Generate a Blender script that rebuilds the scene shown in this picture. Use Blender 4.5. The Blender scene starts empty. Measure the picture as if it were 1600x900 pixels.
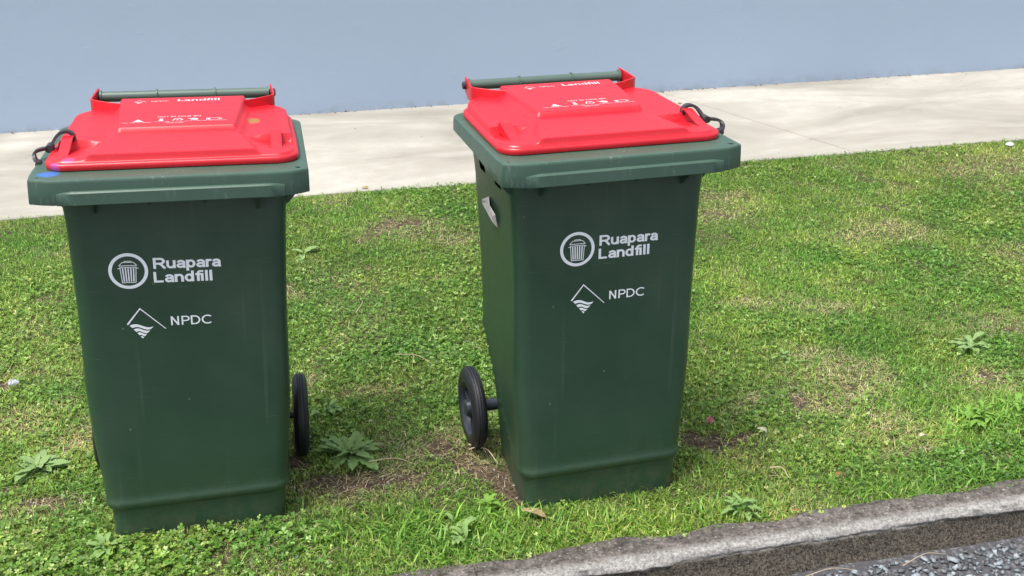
import bpy, bmesh, math, random
import numpy as np
from mathutils import Matrix, Vector
random.seed(7); RNG = np.random.default_rng(7)
R = math.radians
scn = bpy.context.scene
COL = scn.collection

# ---------------- camera, sky, sun, exposure ----------------
CAM_H, PITCH, ROLL, YAW, F_PX = 1.3775, -0.4072, -0.0079, 0.2267, 1750.0
cd = bpy.data.cameras.new('camera'); cam = bpy.data.objects.new('camera', cd); COL.objects.link(cam)
cy_, sy_, cp_, sp_ = math.cos(YAW), math.sin(YAW), math.cos(PITCH), math.sin(PITCH)
fwd = Vector((sy_*cp_, cy_*cp_, sp_)); right = Vector((cy_, -sy_, 0)); up = right.cross(fwd)
cr_, sr_ = math.cos(ROLL), math.sin(ROLL)
r2 = cr_*right + sr_*up; u2 = -sr_*right + cr_*up
m = Matrix((r2, u2, -fwd)).transposed().to_4x4(); m.translation = Vector((0, 0, CAM_H))
cam.matrix_world = m
cd.sensor_width = 36; cd.lens = 36*F_PX/1600; cd.clip_start = .05; cd.clip_end = 500
scn.camera = cam

SUN_ELEV, SUN_AZ = 70, 242          # degrees; azimuth clockwise from +Y
w = bpy.data.worlds.new('World'); scn.world = w; w.use_nodes = True
nt = w.node_tree; nt.nodes.clear()
sky = nt.nodes.new('ShaderNodeTexSky'); sky.sky_type = 'NISHITA'; sky.sun_disc = False
sky.sun_elevation = R(SUN_ELEV); sky.sun_rotation = R(SUN_AZ); sky.air_density = 1.0; sky.dust_density = 3.0; sky.ozone_density = 1.0
hs = nt.nodes.new('ShaderNodeHueSaturation'); hs.inputs['Saturation'].default_value = .45
bg = nt.nodes.new('ShaderNodeBackground'); bg.inputs['Strength'].default_value = .15
wo = nt.nodes.new('ShaderNodeOutputWorld')
nt.links.new(sky.outputs[0], hs.inputs['Color']); nt.links.new(hs.outputs[0], bg.inputs[0]); nt.links.new(bg.outputs[0], wo.inputs[0])
sd = bpy.data.lights.new('sun', 'SUN'); sd.energy = 2.3; sd.angle = R(20); sd.color = (1, .96, .9)
sun = bpy.data.objects.new('sun', sd); COL.objects.link(sun)
saz, sel = R(SUN_AZ), R(SUN_ELEV)
sdir = Vector((math.sin(saz)*math.cos(sel), math.cos(saz)*math.cos(sel), math.sin(sel)))
sun.rotation_euler = sdir.to_track_quat('Z', 'Y').to_euler()
scn.view_settings.view_transform = 'Standard'; scn.view_settings.look = 'None'
scn.view_settings.exposure = 0.78; scn.view_settings.gamma = 1.0; scn.view_settings.use_curve_mapping = False

# ---------------- helpers ----------------
def link(name, me, mat=None, parent=None):
    o = bpy.data.objects.new(name, me); COL.objects.link(o)
    if mat is not None:
        for mm in (mat if isinstance(mat, (list, tuple)) else [mat]): me.materials.append(mm)
    if parent: o.parent = parent
    return o
def pymesh(name, v, f, smooth=False):
    me = bpy.data.meshes.new(name); me.from_pydata([tuple(map(float, p)) for p in v], [], [tuple(map(int, q)) for q in f]); me.update()
    if smooth: me.polygons.foreach_set('use_smooth', [True]*len(me.polygons))
    return me
def recalc(me):
    bm = bmesh.new(); bm.from_mesh(me); bmesh.ops.recalc_face_normals(bm, faces=bm.faces); bm.to_mesh(me); bm.free(); return me
def sharp(me, deg=35):
    me.polygons.foreach_set('use_smooth', [True]*len(me.polygons))
    try: me.set_sharp_from_angle(angle=R(deg))
    except Exception: pass
    return me
def npmesh(name, V, T, col=None):
    """V (n,3), T (m,3) all triangles, optional point colours (n,3)"""
    me = bpy.data.meshes.new(name); n, k = len(V), len(T)
    me.vertices.add(n); me.vertices.foreach_set('co', np.ascontiguousarray(V, np.float32).ravel())
    me.loops.add(k*3); me.loops.foreach_set('vertex_index', np.ascontiguousarray(T, np.int32).ravel())
    me.polygons.add(k); me.polygons.foreach_set('loop_start', np.arange(0, k*3, 3, dtype=np.int32))
    try: me.polygons.foreach_set('loop_total', np.full(k, 3, np.int32))
    except Exception: pass
    me.update(calc_edges=True)
    if col is not None:
        a = me.color_attributes.new('tint', 'FLOAT_COLOR', 'POINT')
        c = np.ones((n, 4), np.float32); c[:, :3] = col; a.data.foreach_set('color', c.ravel())
    me.validate()
    return me
def empty(name, loc=(0, 0, 0), rz=0):
    o = bpy.data.objects.new(name, None); COL.objects.link(o); o.location = loc; o.rotation_euler = (0, 0, rz); o.empty_display_size = .05; return o
def tag(o, label=None, cat=None, group=None, kind=None):
    if label: o['label'] = label
    if cat: o['category'] = cat
    if group: o['group'] = group
    if kind: o['kind'] = kind
    return o
def sm(a, b, x):
    t = np.clip((np.asarray(x, float)-a)/(b-a), 0, 1); return t*t*(3-2*t)
def lattice(seed, n=256):
    return np.random.default_rng(seed).random((n, n))
def vnoise(x, y, s, seed):
    L = lattice(seed); n = L.shape[0]; X = np.asarray(x)*s+100.3; Y = np.asarray(y)*s+71.7
    xi, yi = np.floor(X).astype(int), np.floor(Y).astype(int); fx, fy = X-xi, Y-yi
    fx = fx*fx*(3-2*fx); fy = fy*fy*(3-2*fy); g = lambda a, b: L[a % n, b % n]
    return (g(xi, yi)*(1-fx)+g(xi+1, yi)*fx)*(1-fy)+(g(xi, yi+1)*(1-fx)+g(xi+1, yi+1)*fx)*fy
def fbm(x, y, s, seed, o=3):
    return sum(vnoise(x, y, s*2**i, seed+i)*.5**i for i in range(o))/sum(.5**i for i in range(o))

# ---------------- materials ----------------
class NT:
    def __init__(s, name):
        s.m = bpy.data.materials.new(name); s.m.use_nodes = True; s.t = s.m.node_tree; s.t.nodes.clear()
        s.out = s.n('ShaderNodeOutputMaterial'); s.b = s.n('ShaderNodeBsdfPrincipled'); s.l(s.b.outputs[0], s.out.inputs[0])
    def n(s, ty, **kw):
        x = s.t.nodes.new(ty)
        for k, v in kw.items(): setattr(x, k, v)
        return x
    def l(s, a, b): s.t.links.new(a, b)
    def co(s, kind='Object'): return s.n('ShaderNodeTexCoord').outputs[kind]
    def mapping(s, sc=(1, 1, 1), loc=(0, 0, 0), rot=(0, 0, 0), src=None):
        x = s.n('ShaderNodeMapping'); x.inputs['Scale'].default_value = sc; x.inputs['Location'].default_value = loc; x.inputs['Rotation'].default_value = rot
        s.l(src or s.co(), x.inputs[0]); return x.outputs[0]
    def noise(s, scale, detail=4, rough=.55, vec=None, dist=0):
        x = s.n('ShaderNodeTexNoise'); x.inputs['Scale'].default_value = scale; x.inputs['Detail'].default_value = detail
        x.inputs['Roughness'].default_value = rough; x.inputs['Distortion'].default_value = dist
        s.l(vec if vec is not None else s.co(), x.inputs['Vector']); return x.outputs['Fac']
    def voro(s, scale, vec=None, feature='F1', out='Distance'):
        x = s.n('ShaderNodeTexVoronoi', feature=feature); x.inputs['Scale'].default_value = scale
        s.l(vec if vec is not None else s.co(), x.inputs['Vector']); return x.outputs[out]
    def ramp(s, fac, stops, interp='LINEAR'):
        x = s.n('ShaderNodeValToRGB'); x.color_ramp.interpolation = interp; e = x.color_ramp.elements
        while len(e) < len(stops): e.new(.5)
        for q, (p, c) in zip(e, stops): q.position = p; q.color = (c, c, c, 1) if not isinstance(c, (tuple, list)) else tuple(c)+(1,)
        s.l(fac, x.inputs[0]); return x.outputs[0]
    def mix(s, fac, a, b, blend='MIX'):
        x = s.n('ShaderNodeMix', data_type='RGBA', blend_type=blend)
        for i, v in ((0, fac), (6, a), (7, b)):
            if isinstance(v, (int, float)): x.inputs[i].default_value = v
            elif isinstance(v, (tuple, list)): x.inputs[i].default_value = tuple(v)+(1,)
            else: s.l(v, x.inputs[i])
        return x.outputs[2]
    def math(s, op, a, b=0., clamp=False):
        x = s.n('ShaderNodeMath', operation=op, use_clamp=clamp)
        for i, v in ((0, a), (1, b)):
            if isinstance(v, (int, float)): x.inputs[i].default_value = v
            else: s.l(v, x.inputs[i])
        return x.outputs[0]
    def bump(s, h, dist, strength=1.):
        x = s.n('ShaderNodeBump'); x.inputs['Distance'].default_value = dist; x.inputs['Strength'].default_value = strength
        s.l(h, x.inputs['Height']); s.l(x.outputs[0], s.b.inputs['Normal']); return x
    def base(s, c):
        if isinstance(c, (tuple, list)): s.b.inputs['Base Color'].default_value = tuple(c)+(1,)
        else: s.l(c, s.b.inputs['Base Color'])
    def set(s, rough=None, spec=None, metal=None, coat=None):
        if rough is not None:
            if isinstance(rough, (int, float)): s.b.inputs['Roughness'].default_value = rough
            else: s.l(rough, s.b.inputs['Roughness'])
        if spec is not None: s.b.inputs['Specular IOR Level'].default_value = spec
        if metal is not None: s.b.inputs['Metallic'].default_value = metal
    def spot(s, c, r, soft=.3, wob=0, wscale=60):
        """mask 1 inside an ellipse with centre c and radii r (object space)"""
        v = s.n('ShaderNodeVectorMath', operation='SUBTRACT'); s.l(s.co(), v.inputs[0]); v.inputs[1].default_value = c
        d = s.n('ShaderNodeVectorMath', operation='DIVIDE'); s.l(v.outputs[0], d.inputs[0]); d.inputs[1].default_value = r
        ln = s.n('ShaderNodeVectorMath', operation='LENGTH'); s.l(d.outputs[0], ln.inputs[0]); f = ln.outputs['Value']
        if wob: f = s.math('ADD', f, s.math('MULTIPLY', s.math('SUBTRACT', s.noise(wscale, 3), .5), wob))
        return s.ramp(f, [(1-soft, 1.), (1., 0.)] if soft < 1 else [(0, 1.), (1, 0.)])

def plastic(name, col, col2, rough, scuff=0., spots=(), speck=True, dust=(.30, .32, .28), spec=.5, body=False):
    k = NT(name)
    n1 = k.noise(5, 5, .6); c = k.mix(k.ramp(n1, [(.35, 0.), (.7, 1.)]), col, col2)
    n2 = k.noise(90, 4, .7)
    if speck:
        sp = k.ramp(k.voro(38), [(.0, 1.), (.035, 0.)]); spn = k.ramp(k.noise(11, 2), [(.52, 0.), (.6, 1.)])
        c = k.mix(k.math('MULTIPLY', k.math('MULTIPLY', sp, spn), .45), c, dust)
    # fine scratches
    sc = k.noise(1, 3, .7, k.mapping((14, 60, 240), rot=(.1, .05, .2))); scm = k.ramp(sc, [(.66, 0.), (.74, 1.)])
    c = k.mix(k.math('MULTIPLY', scm, .10), c, dust)
    if body:
        hz = k.ramp(k.noise(1, 4, .6, k.mapping((5, 5, 3.2), loc=(2, 1, 4))), [(.46, 0.), (.68, 1.)]); c = k.mix(k.math('MULTIPLY', hz, .045), c, dust)
        h2 = k.ramp(k.noise(1, 4, .75, k.mapping((9, 9, 130), loc=(1, 5, 2))), [(.64, 0.), (.71, 1.)]); hm = k.ramp(k.noise(6, 2, .5), [(.5, 0.), (.62, 1.)])
        c = k.mix(k.math('MULTIPLY', k.math('MULTIPLY', h2, hm), .30), c, dust)
        dr = k.ramp(k.noise(1, 3, .6, k.mapping((55, 55, 1.4))), [(.60, 0.), (.72, 1.)]); c = k.mix(k.math('MULTIPLY', dr, .07), c, dust)
        sz_ = k.n('ShaderNodeSeparateXYZ'); k.l(k.co(), sz_.inputs[0]); lo = k.ramp(sz_.outputs[2], [(0, 1.), (.05, .5), (.14, 0.)])
        c = k.mix(k.math('MULTIPLY', k.math('MULTIPLY', lo, k.ramp(k.noise(30, 5, .75), [(.42, 0.), (.62, 1.)])), .22), c, (.17, .14, .095))
        vs_ = k.ramp(k.voro(16, k.mapping((1, 1, 1), loc=(.3, .2, .1))), [(.0, 1.), (.03, 1.), (.045, 0.)]); c = k.mix(k.math('MULTIPLY', vs_, .25), c, dust)
    if scuff:
        s1 = k.noise(1, 5, .75, k.mapping((160, 160, 34))); s2 = k.noise(9, 3, .6)
        mm = k.math('MULTIPLY', k.ramp(s1, [(.55, 0.), (.72, 1.)]), k.ramp(s2, [(.45, 0.), (.65, 1.)]))
        c = k.mix(k.math('MULTIPLY', mm, scuff), c, dust)
    for (ce, ra, cc, amt, wob) in spots:
        c = k.mix(k.math('MULTIPLY', k.spot(ce, ra, .35, wob), amt), c, cc)
    k.base(c)
    k.set(rough=k.ramp(k.math('ADD', k.math('MULTIPLY', n1, .6), k.math('MULTIPLY', n2, .4)), [(.3, rough-.06), (.7, rough+.1)]), spec=spec)
    hh = k.math('ADD', k.math('MULTIPLY', k.noise(420, 2), .25), k.math('MULTIPLY', k.noise(7, 2), 1.6))
    k.bump(hh, .0006, .8)
    return k.m

GREEN, GREEN2 = (.0185, .052, .027), (.026, .062, .034)
RIMG, RIMG2 = (.045, .092, .065), (.055, .105, .077)
M_BODY = plastic('green_bin_plastic', GREEN, GREEN2, .36, body=True)
M_RIM_P = plastic('green_rim_plastic', RIMG, RIMG2, .42, .7)
M_RIM_L = plastic('green_rim_plastic_blue_mark', RIMG, RIMG2, .42, .7, spots=[((-.214, .046, .778), (.022, .020, .02), (.03, .16, .55), .72, .8)])
RED, RED2 = (.56, .004, .014), (.63, .007, .022)
M_LID_P = plastic('red_lid_plastic', RED, RED2, .37, .16, dust=(.75, .25, .25), spec=.65)
M_LID_L = plastic('red_lid_plastic_stained', RED, RED2, .37, .16, dust=(.75, .25, .25), spec=.65, spots=[
    ((.143, .300, .81), (.015, .024, .03), (.26, .17, .03), .85, .7), ((-.189, .385, .81), (.005, .006, .02), (.12, .05, .02), .9, .6),
    ((-.182, .074, .80), (.014, .016, .022), (.25, .12, .45), .38, .6), ((-.205, .064, .785), (.012, .008, .015), (.15, .1, .5), .42, .6), ((.176, .27, .82), (.003, .004, .02), (.1, .02, .02), .8, .2)])
M_TUBE = plastic('green_handle_plastic', (.075, .12, .095), (.09, .14, .112), .4)
def simple(name, col, rough, spec=.5, bscale=0, bdist=.0005):
    k = NT(name); k.base(k.mix(k.noise(40, 3), tuple(x*.85 for x in col), tuple(min(1, x*1.15) for x in col))); k.set(rough=rough, spec=spec)
    if bscale: k.bump(k.noise(bscale, 3), bdist)
    return k.m
M_RUBBER = simple('black_rubber', (.013, .014, .018), .5, .5, 300)
M_HUB = simple('blue_black_hub_plastic', (.028, .034, .048), .32, .5)
M_STRAP = simple('grey_black_strap', (.035, .034, .037), .45, .5)
M_PRINT = simple('white_print', (.84, .88, .92), .5, .3)
M_PRINTLID = simple('white_lid_print', (.76, .48, .52), .5, .3)
M_PAPER = simple('grey_white_paper', (.42, .40, .38), .8, .2, 60, .001)

# wall paint
k = NT('blue_grey_wall_paint')
c = k.mix(k.ramp(k.noise(.7, 4, .5), [(.3, 0.), (.7, 1.)]), (.335, .412, .525), (.352, .43, .55))
c = k.mix(k.math('MULTIPLY', k.ramp(k.noise(6, 5, .7), [(.55, 0.), (.7, 1.)]), .35), c, (.315, .39, .505))
c = k.mix(k.math('MULTIPLY', k.ramp(k.voro(1.7), [(.0, 1.), (.012, 0.)]), .6), c, (.6, .66, .72))
c = k.mix(k.math('MULTIPLY', k.ramp(k.voro(2.9), [(.0, 1.), (.01, 0.)]), .5), c, (.14, .17, .22))
sz = k.n('ShaderNodeSeparateXYZ'); k.l(k.co(), sz.inputs[0])
low = k.math('MULTIPLY', k.ramp(sz.outputs[2], [(0, 1.), (.05, 0.)]), k.ramp(k.noise(14, 4, .7), [(.45, 0.), (.62, 1.)]))
c = k.mix(k.math('MULTIPLY', low, .3), c, (.16, .17, .18)); k.base(c); k.set(rough=.62, spec=.3)
h = k.math('ADD', k.math('MULTIPLY', k.noise(2.2, 5, .55), 1.4), k.math('ADD', k.math('MULTIPLY', k.ramp(k.noise(9, 3, .6), [(.62, 0.), (.72, 1.)]), .35), k.math('MULTIPLY', k.noise(120, 3), .05)))
k.bump(h, .005, .35); M_WALL = k.m

# footpath concrete
k = NT('pale_concrete')
st = k.noise(1, 5, .62, k.mapping((.9, 2.2, 1), rot=(0, 0, .12)), .6)
c = k.mix(k.ramp(st, [(.35, 0.), (.65, 1.)]), (.265, .247, .208), (.495, .470, .412))
c = k.mix(k.math('MULTIPLY', k.ramp(k.noise(8, 6, .7), [(.4, 1.), (.6, 0.)]), .45), c, (.34, .32, .27))
c = k.mix(k.math('MULTIPLY', k.ramp(k.noise(160, 3, .7), [(.5, 0.), (.75, 1.)]), .25), c, (.32, .30, .26))
c = k.mix(k.math('MULTIPLY', k.ramp(k.voro(9), [(.0, 1.), (.03, 0.)]), .6), c, (.18, .15, .12))
k.base(c); k.set(rough=.8, spec=.25); k.bump(k.math('ADD', k.noise(260, 4, .7), k.math('MULTIPLY', k.noise(14, 3), .8)), .0015, .8); M_CONC = k.m

# kerb
k = NT('weathered_kerb_concrete')
sz = k.n('ShaderNodeSeparateXYZ'); k.l(k.co(), sz.inputs[0])
wob = k.math('MULTIPLY', k.math('SUBTRACT', k.noise(9, 5, .7), .5), .022)
yy = k.math('ADD', sz.outputs[1], wob); zz = k.math('ADD', sz.outputs[2], wob)
grit = k.noise(150, 5, .8); grit2 = k.noise(45, 5, .75)
mott = k.ramp(k.noise(16, 4, .7), [(.35, .55), (.65, 1.15)])
top = k.mix(k.ramp(k.math('ADD', k.math('MULTIPLY', grit, .55), k.math('MULTIPLY', grit2, .45)), [(.42, 0.), (.60, 1.)]), (.125, .107, .093), (.47, .42, .375))
top = k.mix(1., top, mott, 'MULTIPLY')
pale = k.mix(k.ramp(grit, [(.4, 0.), (.62, 1.)]), (.38, .355, .325), (.84, .81, .77))
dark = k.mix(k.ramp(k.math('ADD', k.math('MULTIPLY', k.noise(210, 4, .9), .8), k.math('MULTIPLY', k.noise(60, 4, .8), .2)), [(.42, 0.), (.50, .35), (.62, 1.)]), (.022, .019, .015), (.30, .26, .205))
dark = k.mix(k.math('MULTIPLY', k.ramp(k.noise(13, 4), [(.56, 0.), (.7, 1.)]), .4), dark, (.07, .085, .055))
edge = k.ramp(yy, [(0, 1.), (.012, 1.), (.04, 0.)]); k.t.nodes[-1].name = 'e'
rm = k.n('ShaderNodeMapRange'); k.l(yy, rm.inputs[0]); rm.inputs[1].default_value = 1.752; rm.inputs[2].default_value = 1.730
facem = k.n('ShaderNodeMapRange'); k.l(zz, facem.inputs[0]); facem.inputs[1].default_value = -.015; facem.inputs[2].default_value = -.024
c = k.mix(k.math('MULTIPLY', k.ramp(k.voro(95), [(.0, 1.), (.20, 1.), (.26, 0.)]), k.ramp(k.noise(60, 3), [(.5, 0.), (.58, .8)])), top, (.62, .60, .57))
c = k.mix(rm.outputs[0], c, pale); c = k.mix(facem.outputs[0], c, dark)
k.base(c); k.set(rough=.88, spec=.25); k.bump(k.math('ADD', grit, k.noise(300, 4, .8)), .006, 1.); M_KERB = k.m

# road
k = NT('chip_seal_road')
c = k.mix(k.ramp(k.voro(75), [(.15, 1.), (.5, 0.)]), (.075, .074, .080), (.165, .165, .175))
k.base(c); k.set(rough=.75, spec=.35); k.bump(k.math('ADD', k.math('MULTIPLY', k.voro(75), -1.), k.noise(200, 3)), .004, 1.); M_ROAD = k.m

# soil / thatch
k = NT('soil_and_thatch')
a = k.noise(60, 5, .75); b = k.noise(7, 4, .6)
at = k.n('ShaderNodeAttribute', attribute_name='tint')
c = k.mix(1., at.outputs['Color'], k.mix(k.ramp(a, [(.35, 0.), (.65, 1.)]), (.4, .4, .4), (1.35, 1.35, 1.35)), 'MULTIPLY')
c = k.mix(k.ramp(k.voro(120), [(.0, .9), (.13, 0.)]), c, (.30, .26, .21))
k.base(c); k.set(rough=.95, spec=.1); k.bump(k.math('ADD', a, k.noise(220, 3)), .006, 1.); M_SOIL = k.m
M_GROUND = simple('bare_ground', (.11, .10, .08), .95, .1)

def leafmat(name, trans=.35, rough=.5, spec=.35):
    k = NT(name); at = k.n('ShaderNodeAttribute', attribute_name='tint'); k.base(at.outputs['Color']); k.set(rough=rough, spec=spec)
    tr = k.n('ShaderNodeBsdfTranslucent'); mx = k.n('ShaderNodeMixShader'); mx.inputs[0].default_value = trans
    br = k.mix(1., at.outputs['Color'], (1.15, 1.3, .7), 'MULTIPLY'); k.l(br, tr.inputs[0])
    k.l(k.b.outputs[0], mx.inputs[1]); k.l(tr.outputs[0], mx.inputs[2]); k.l(mx.outputs[0], k.out.inputs[0]); return k.m
M_GRASS = leafmat('grass_blade'); M_CLOVER = leafmat('clover_leaf', .3, .45); M_STRAW = leafmat('straw', .15, .7, .2)
M_STONE = leafmat('road_chip', 0., .6, .4)
def weedmat(name, c1, c2):
    k = NT(name); c = k.mix(k.ramp(k.noise(70, 4, .6), [(.35, 0.), (.65, 1.)]), c1, c2); k.base(c); k.set(rough=.5, spec=.35)
    tr = k.n('ShaderNodeBsdfTranslucent'); k.l(c, tr.inputs[0]); mx = k.n('ShaderNodeMixShader'); mx.inputs[0].default_value = .25
    k.l(k.b.outputs[0], mx.inputs[1]); k.l(tr.outputs[0], mx.inputs[2]); k.l(mx.outputs[0], k.out.inputs[0]); k.bump(k.noise(150, 3), .001, .6); return k.m
M_WEED = weedmat('weed_leaf', (.17, .31, .075), (.32, .47, .17)); M_WEEDP = weedmat('pale_weed_leaf', (.20, .33, .11), (.32, .46, .18)); M_WEEDL = weedmat('bright_weed_leaf', (.15, .32, .04), (.26, .44, .08))
M_DEAD = weedmat('dead_leaf', (.34, .25, .11), (.52, .42, .24)); M_DEADO = weedmat('orange_leaf', (.40, .14, .05), (.5, .25, .1)); M_DEADP = weedmat('pale_dead_leaf', (.55, .46, .32), (.75, .68, .55))
M_TWIG = simple('pale_twig', (.48, .38, .25), .8, .2); M_PEB = simple('pale_stone', (.5, .52, .56), .7, .3); M_PINK = simple('clover_flower_pink', (.65, .16, .28), .7, .2)

# ---------------- setting ----------------
KY, GY, WY = 1.787, 4.19, 5.444       # grass/kerb line, grass/path line, wall line
def ground_z(x, y):
    return -.008 + .010*(fbm(x, y, 2.2, 11)-.5)*sm(KY, KY+.12, y)*sm(GY, GY-.12, y)*2 - .004

BINPOS = [dict(pos=(-.1971, 1.9647), ang=-.0183), dict(pos=(.654, 1.881), ang=.0426)]
WB, YFB = .1742, .0794
def in_bins(x, y, pad=0.):
    msk = np.zeros(np.shape(x), bool)
    for b in BINPOS:
        c, s = math.cos(b['ang']), math.sin(b['ang']); dx, dy = x-b['pos'][0], y-b['pos'][1]; lx, ly = c*dx+s*dy, -s*dx+c*dy
        msk |= (np.abs(lx) < WB-.004+pad) & (ly > YFB+.004-pad) & (ly < .350+pad)
    return msk
def wheel_near(x, y):
    d = np.full(np.shape(x), 9.)
    for b in BINPOS:
        for sg in (-1, 1):
            c, s = math.cos(b['ang']), math.sin(b['ang']); wx = b['pos'][0]+c*sg*.2185-s*.375; wy = b['pos'][1]+s*sg*.2185+c*.375; d = np.minimum(d, np.hypot(x-wx, (y-wy)*.55))
    return d
SOIL = [(.086, 2.185, .09, .045), (.150, 2.145, .11, .05), (.225, 2.13, .09, .04), (.439, 2.10, .07, .075), (.455, 2.03, .05, .06), (.40, 2.16, .07, .06), (1.25, 2.235, .055, .04), (.955, 2.15, .06, .045), (1.02, 2.12, .05, .03), (.02, 2.30, .05, .08), (-.54, 2.22, .05, .03), (1.257, 2.32, .03, .02), (1.167, 1.905, .05, .02), (1.41, 1.985, .04, .02), (.494, 3.80, .06, .05), (-.70, 2.83, .05, .05), (2.02, 2.50, .06, .03), (1.60, 3.62, .05, .05), (.35, 2.25, .06, .05), (1.79, 2.25, .04, .02), (.50, 2.40, .04, .05), (-.62, 2.30, .04, .02)]
DRY = [(.494, 3.766, .16, .14), (.66, 3.62, .13, .10), (1.42, 2.46, .10, .06), (1.475, 2.36, .12, .07), (2.87, 3.87, .22, .13), (1.72, 3.82, .12, .08), (1.60, 3.64, .14, .12), (2.03, 2.54, .13, .07), (1.43, 2.09, .14, .05), (1.42, 2.0, .10, .04), (1.537, 2.80, .09, .06), (1.607, 2.74, .09, .05), (1.80, 2.23, .14, .06), (-.66, 2.63, .10, .08), (.061, 2.665, .05, .04), (.236, 2.585, .07, .04), (1.388, 2.84, .08, .05), (.363, 2.258, .14, .08), (.42, 2.19, .10, .08), (-.54, 2.20, .10, .05), (1.13, 2.29, .06, .05), (1.30, 2.23, .12, .05), (.15, 2.14, .2, .06), (2.1, 3.3, .2, .12), (2.5, 3.0, .16, .1), (.48, 1.93, .03, .02), (-.5, 2.5, .1, .06), (.02, 3.25, .06, .05)]
LUSH = [(.067, 1.93, .13, .07), (.236, 1.93, .18, .09), (.369, 1.93, .16, .09), (.445, 1.95, .09, .05), (.32, 1.85, .16, .06), (1.66, 2.05, .20, .07), (.9, 1.83, .15, .04), (.65, 1.86, .2, .03), (1.35, 1.83, .25, .03)]
CLOV = [(1.128, 2.226, .15, .10), (1.09, 2.34, .10, .10), (-.214, 1.96, .25, .09), (-.05, 1.95, .14, .08), (-.52, 2.02, .3, .15), (1.31, 2.17, .2, .08), (.77, 3.73, .15, .12), (-.7, 2.6, .3, .4), (-.45, 2.7, .2, .4), (.2, 3.0, .4, .5), (2.2, 2.9, .35, .2), (1.3, 2.0, .2, .08)]
def fld(x, y, L, p=2):
    r = np.zeros(np.shape(x))
    wx = x+(fbm(x, y, 9, 81)-.5)*.12; wy = y+(fbm(x, y, 9, 91)-.5)*.12
    for cx, cy, rx, ry in L: r = np.maximum(r, np.exp(-(((wx-cx)/rx)**2+((wy-cy)/ry)**2)))
    return r
def fields(x, y):
    bare = sm(.42, .78, fld(x, y, SOIL)); n = fbm(x, y, 3.2, 21, 4); dry = np.clip(fld(x, y, DRY)*1.1+sm(.56, .76, n)*.45, 0, 1)
    dry = np.clip(dry+sm(.62, .8, fbm(x, y, 13, 26, 2))*.3, 0, 1)
    bare = np.clip(bare+sm(.76, .82, fbm(x, y, 8, 23, 2))*.6, 0, 1)
    bare = np.maximum(bare, 1-sm(.0, .035, wheel_near(x, y))*1.)
    lush = fld(x, y, LUSH); clov = np.clip(fld(x, y, CLOV)*.8+sm(.50, .66, fbm(x, y, 2.4, 25, 3))*.7, 0, 1)
    edge = np.maximum(sm(GY-.07, GY, y), 0)
    return bare, dry, lush, clov, edge
g = pymesh('ground', [(-150, -150, -.16), (150, -150, -.16), (150, 150, -.16), (-150, 150, -.16)], [(0, 1, 2, 3)])
tag(link('ground', g, M_GROUND), 'bare ground reaching beyond the wall and the road', kind='structure')
xs = np.concatenate([np.linspace(-18, -2.2, 30), np.arange(-2.18, 4.6, .025), np.linspace(4.7, 20, 30)]); ys = np.linspace(KY-.02, GY+.03, 98)
X, Y = np.meshgrid(xs, ys); Z = ground_z(X, Y)+(fbm(X, Y, 30, 31)-.5)*.006
V = np.stack([X, Y, Z], -1).reshape(-1, 3); nx = len(xs); q = np.arange((len(ys)-1)*(nx-1)); i = q//(nx-1)*nx+q % (nx-1)
T = np.concatenate([np.stack([i, i+1, i+nx+1], 1), np.stack([i, i+nx+1, i+nx], 1)])
bare_, dry_, *_r = fields(V[:, 0], V[:, 1]); cov = ((1-bare_)*(1-.5*dry_))[:, None]
C = np.array([.125, .092, .063])*(1-cov)+np.array([.085, .115, .038])*cov
me = npmesh('lawn_soil', V, T, C); tag(link('lawn_soil', me, M_SOIL), 'brown soil and thatch under the grass strip', kind='structure')

# road sheet
xs = np.concatenate([[-60, -10, -2], np.arange(-1, 3.2, .03), [4, 10, 60]]); ys = np.concatenate([[-12, -4, 0], np.arange(.9, 1.74, .02)])
X, Y = np.meshgrid(xs, ys); Z = -.073+(fbm(X, Y, 18, 5)-.5)*.006
V = np.stack([X, Y, Z], -1).reshape(-1, 3); nx = len(xs); q = np.arange((len(ys)-1)*(nx-1)); i = q//(nx-1)*nx+q % (nx-1)
T = np.concatenate([np.stack([i, i+1, i+nx+1], 1), np.stack([i, i+nx+1, i+nx], 1)])
tag(link('road', npmesh('road', V, T), M_ROAD), 'dark chip seal road below the kerb', kind='structure')

# footpath of slabs
fp = empty('footpath'); tag(fp, 'pale concrete footpath between lawn and wall', kind='structure')
skew = -.343; J = [.127+2.358*k for k in range(-6, 8)]
for a, b in zip(J[:-1], J[1:]):
    gp = .004; y0, y1 = GY, WY+.05
    dz = random.uniform(-.001, .001)
    prof = lambda y: skew*(y-4.2)
    vs = []; n = 12
    xs_ = np.linspace(a+gp, b-gp, n+1)
    for yy_ in (y0, y1):
        for zz_ in (-.10, dz):
            for x_ in xs_: vs.append((x_+prof(yy_), yy_+(0.006*math.sin(x_*7)+.004*math.sin(x_*23) if yy_ == y0 else 0), zz_))
    N = n+1; fs = []
    for i_ in range(n):
        fs += [(N+i_, N+i_+1, 3*N+i_+1, 3*N+i_), (i_, i_+1, N+i_+1, N+i_), (2*N+i_+1, 2*N+i_, 3*N+i_, 3*N+i_+1)]
    fs += [(0, N, 3*N, 2*N), (N-1, 3*N-1, 4*N-1, 2*N-1)]
    me = recalc(pymesh('concrete_slab', vs, fs)); o = link('concrete_slab', me, M_CONC, fp)
    md = o.modifiers.new('bevel', 'BEVEL'); md.width = .004; md.segments = 1; md.limit_method = 'ANGLE'

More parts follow.
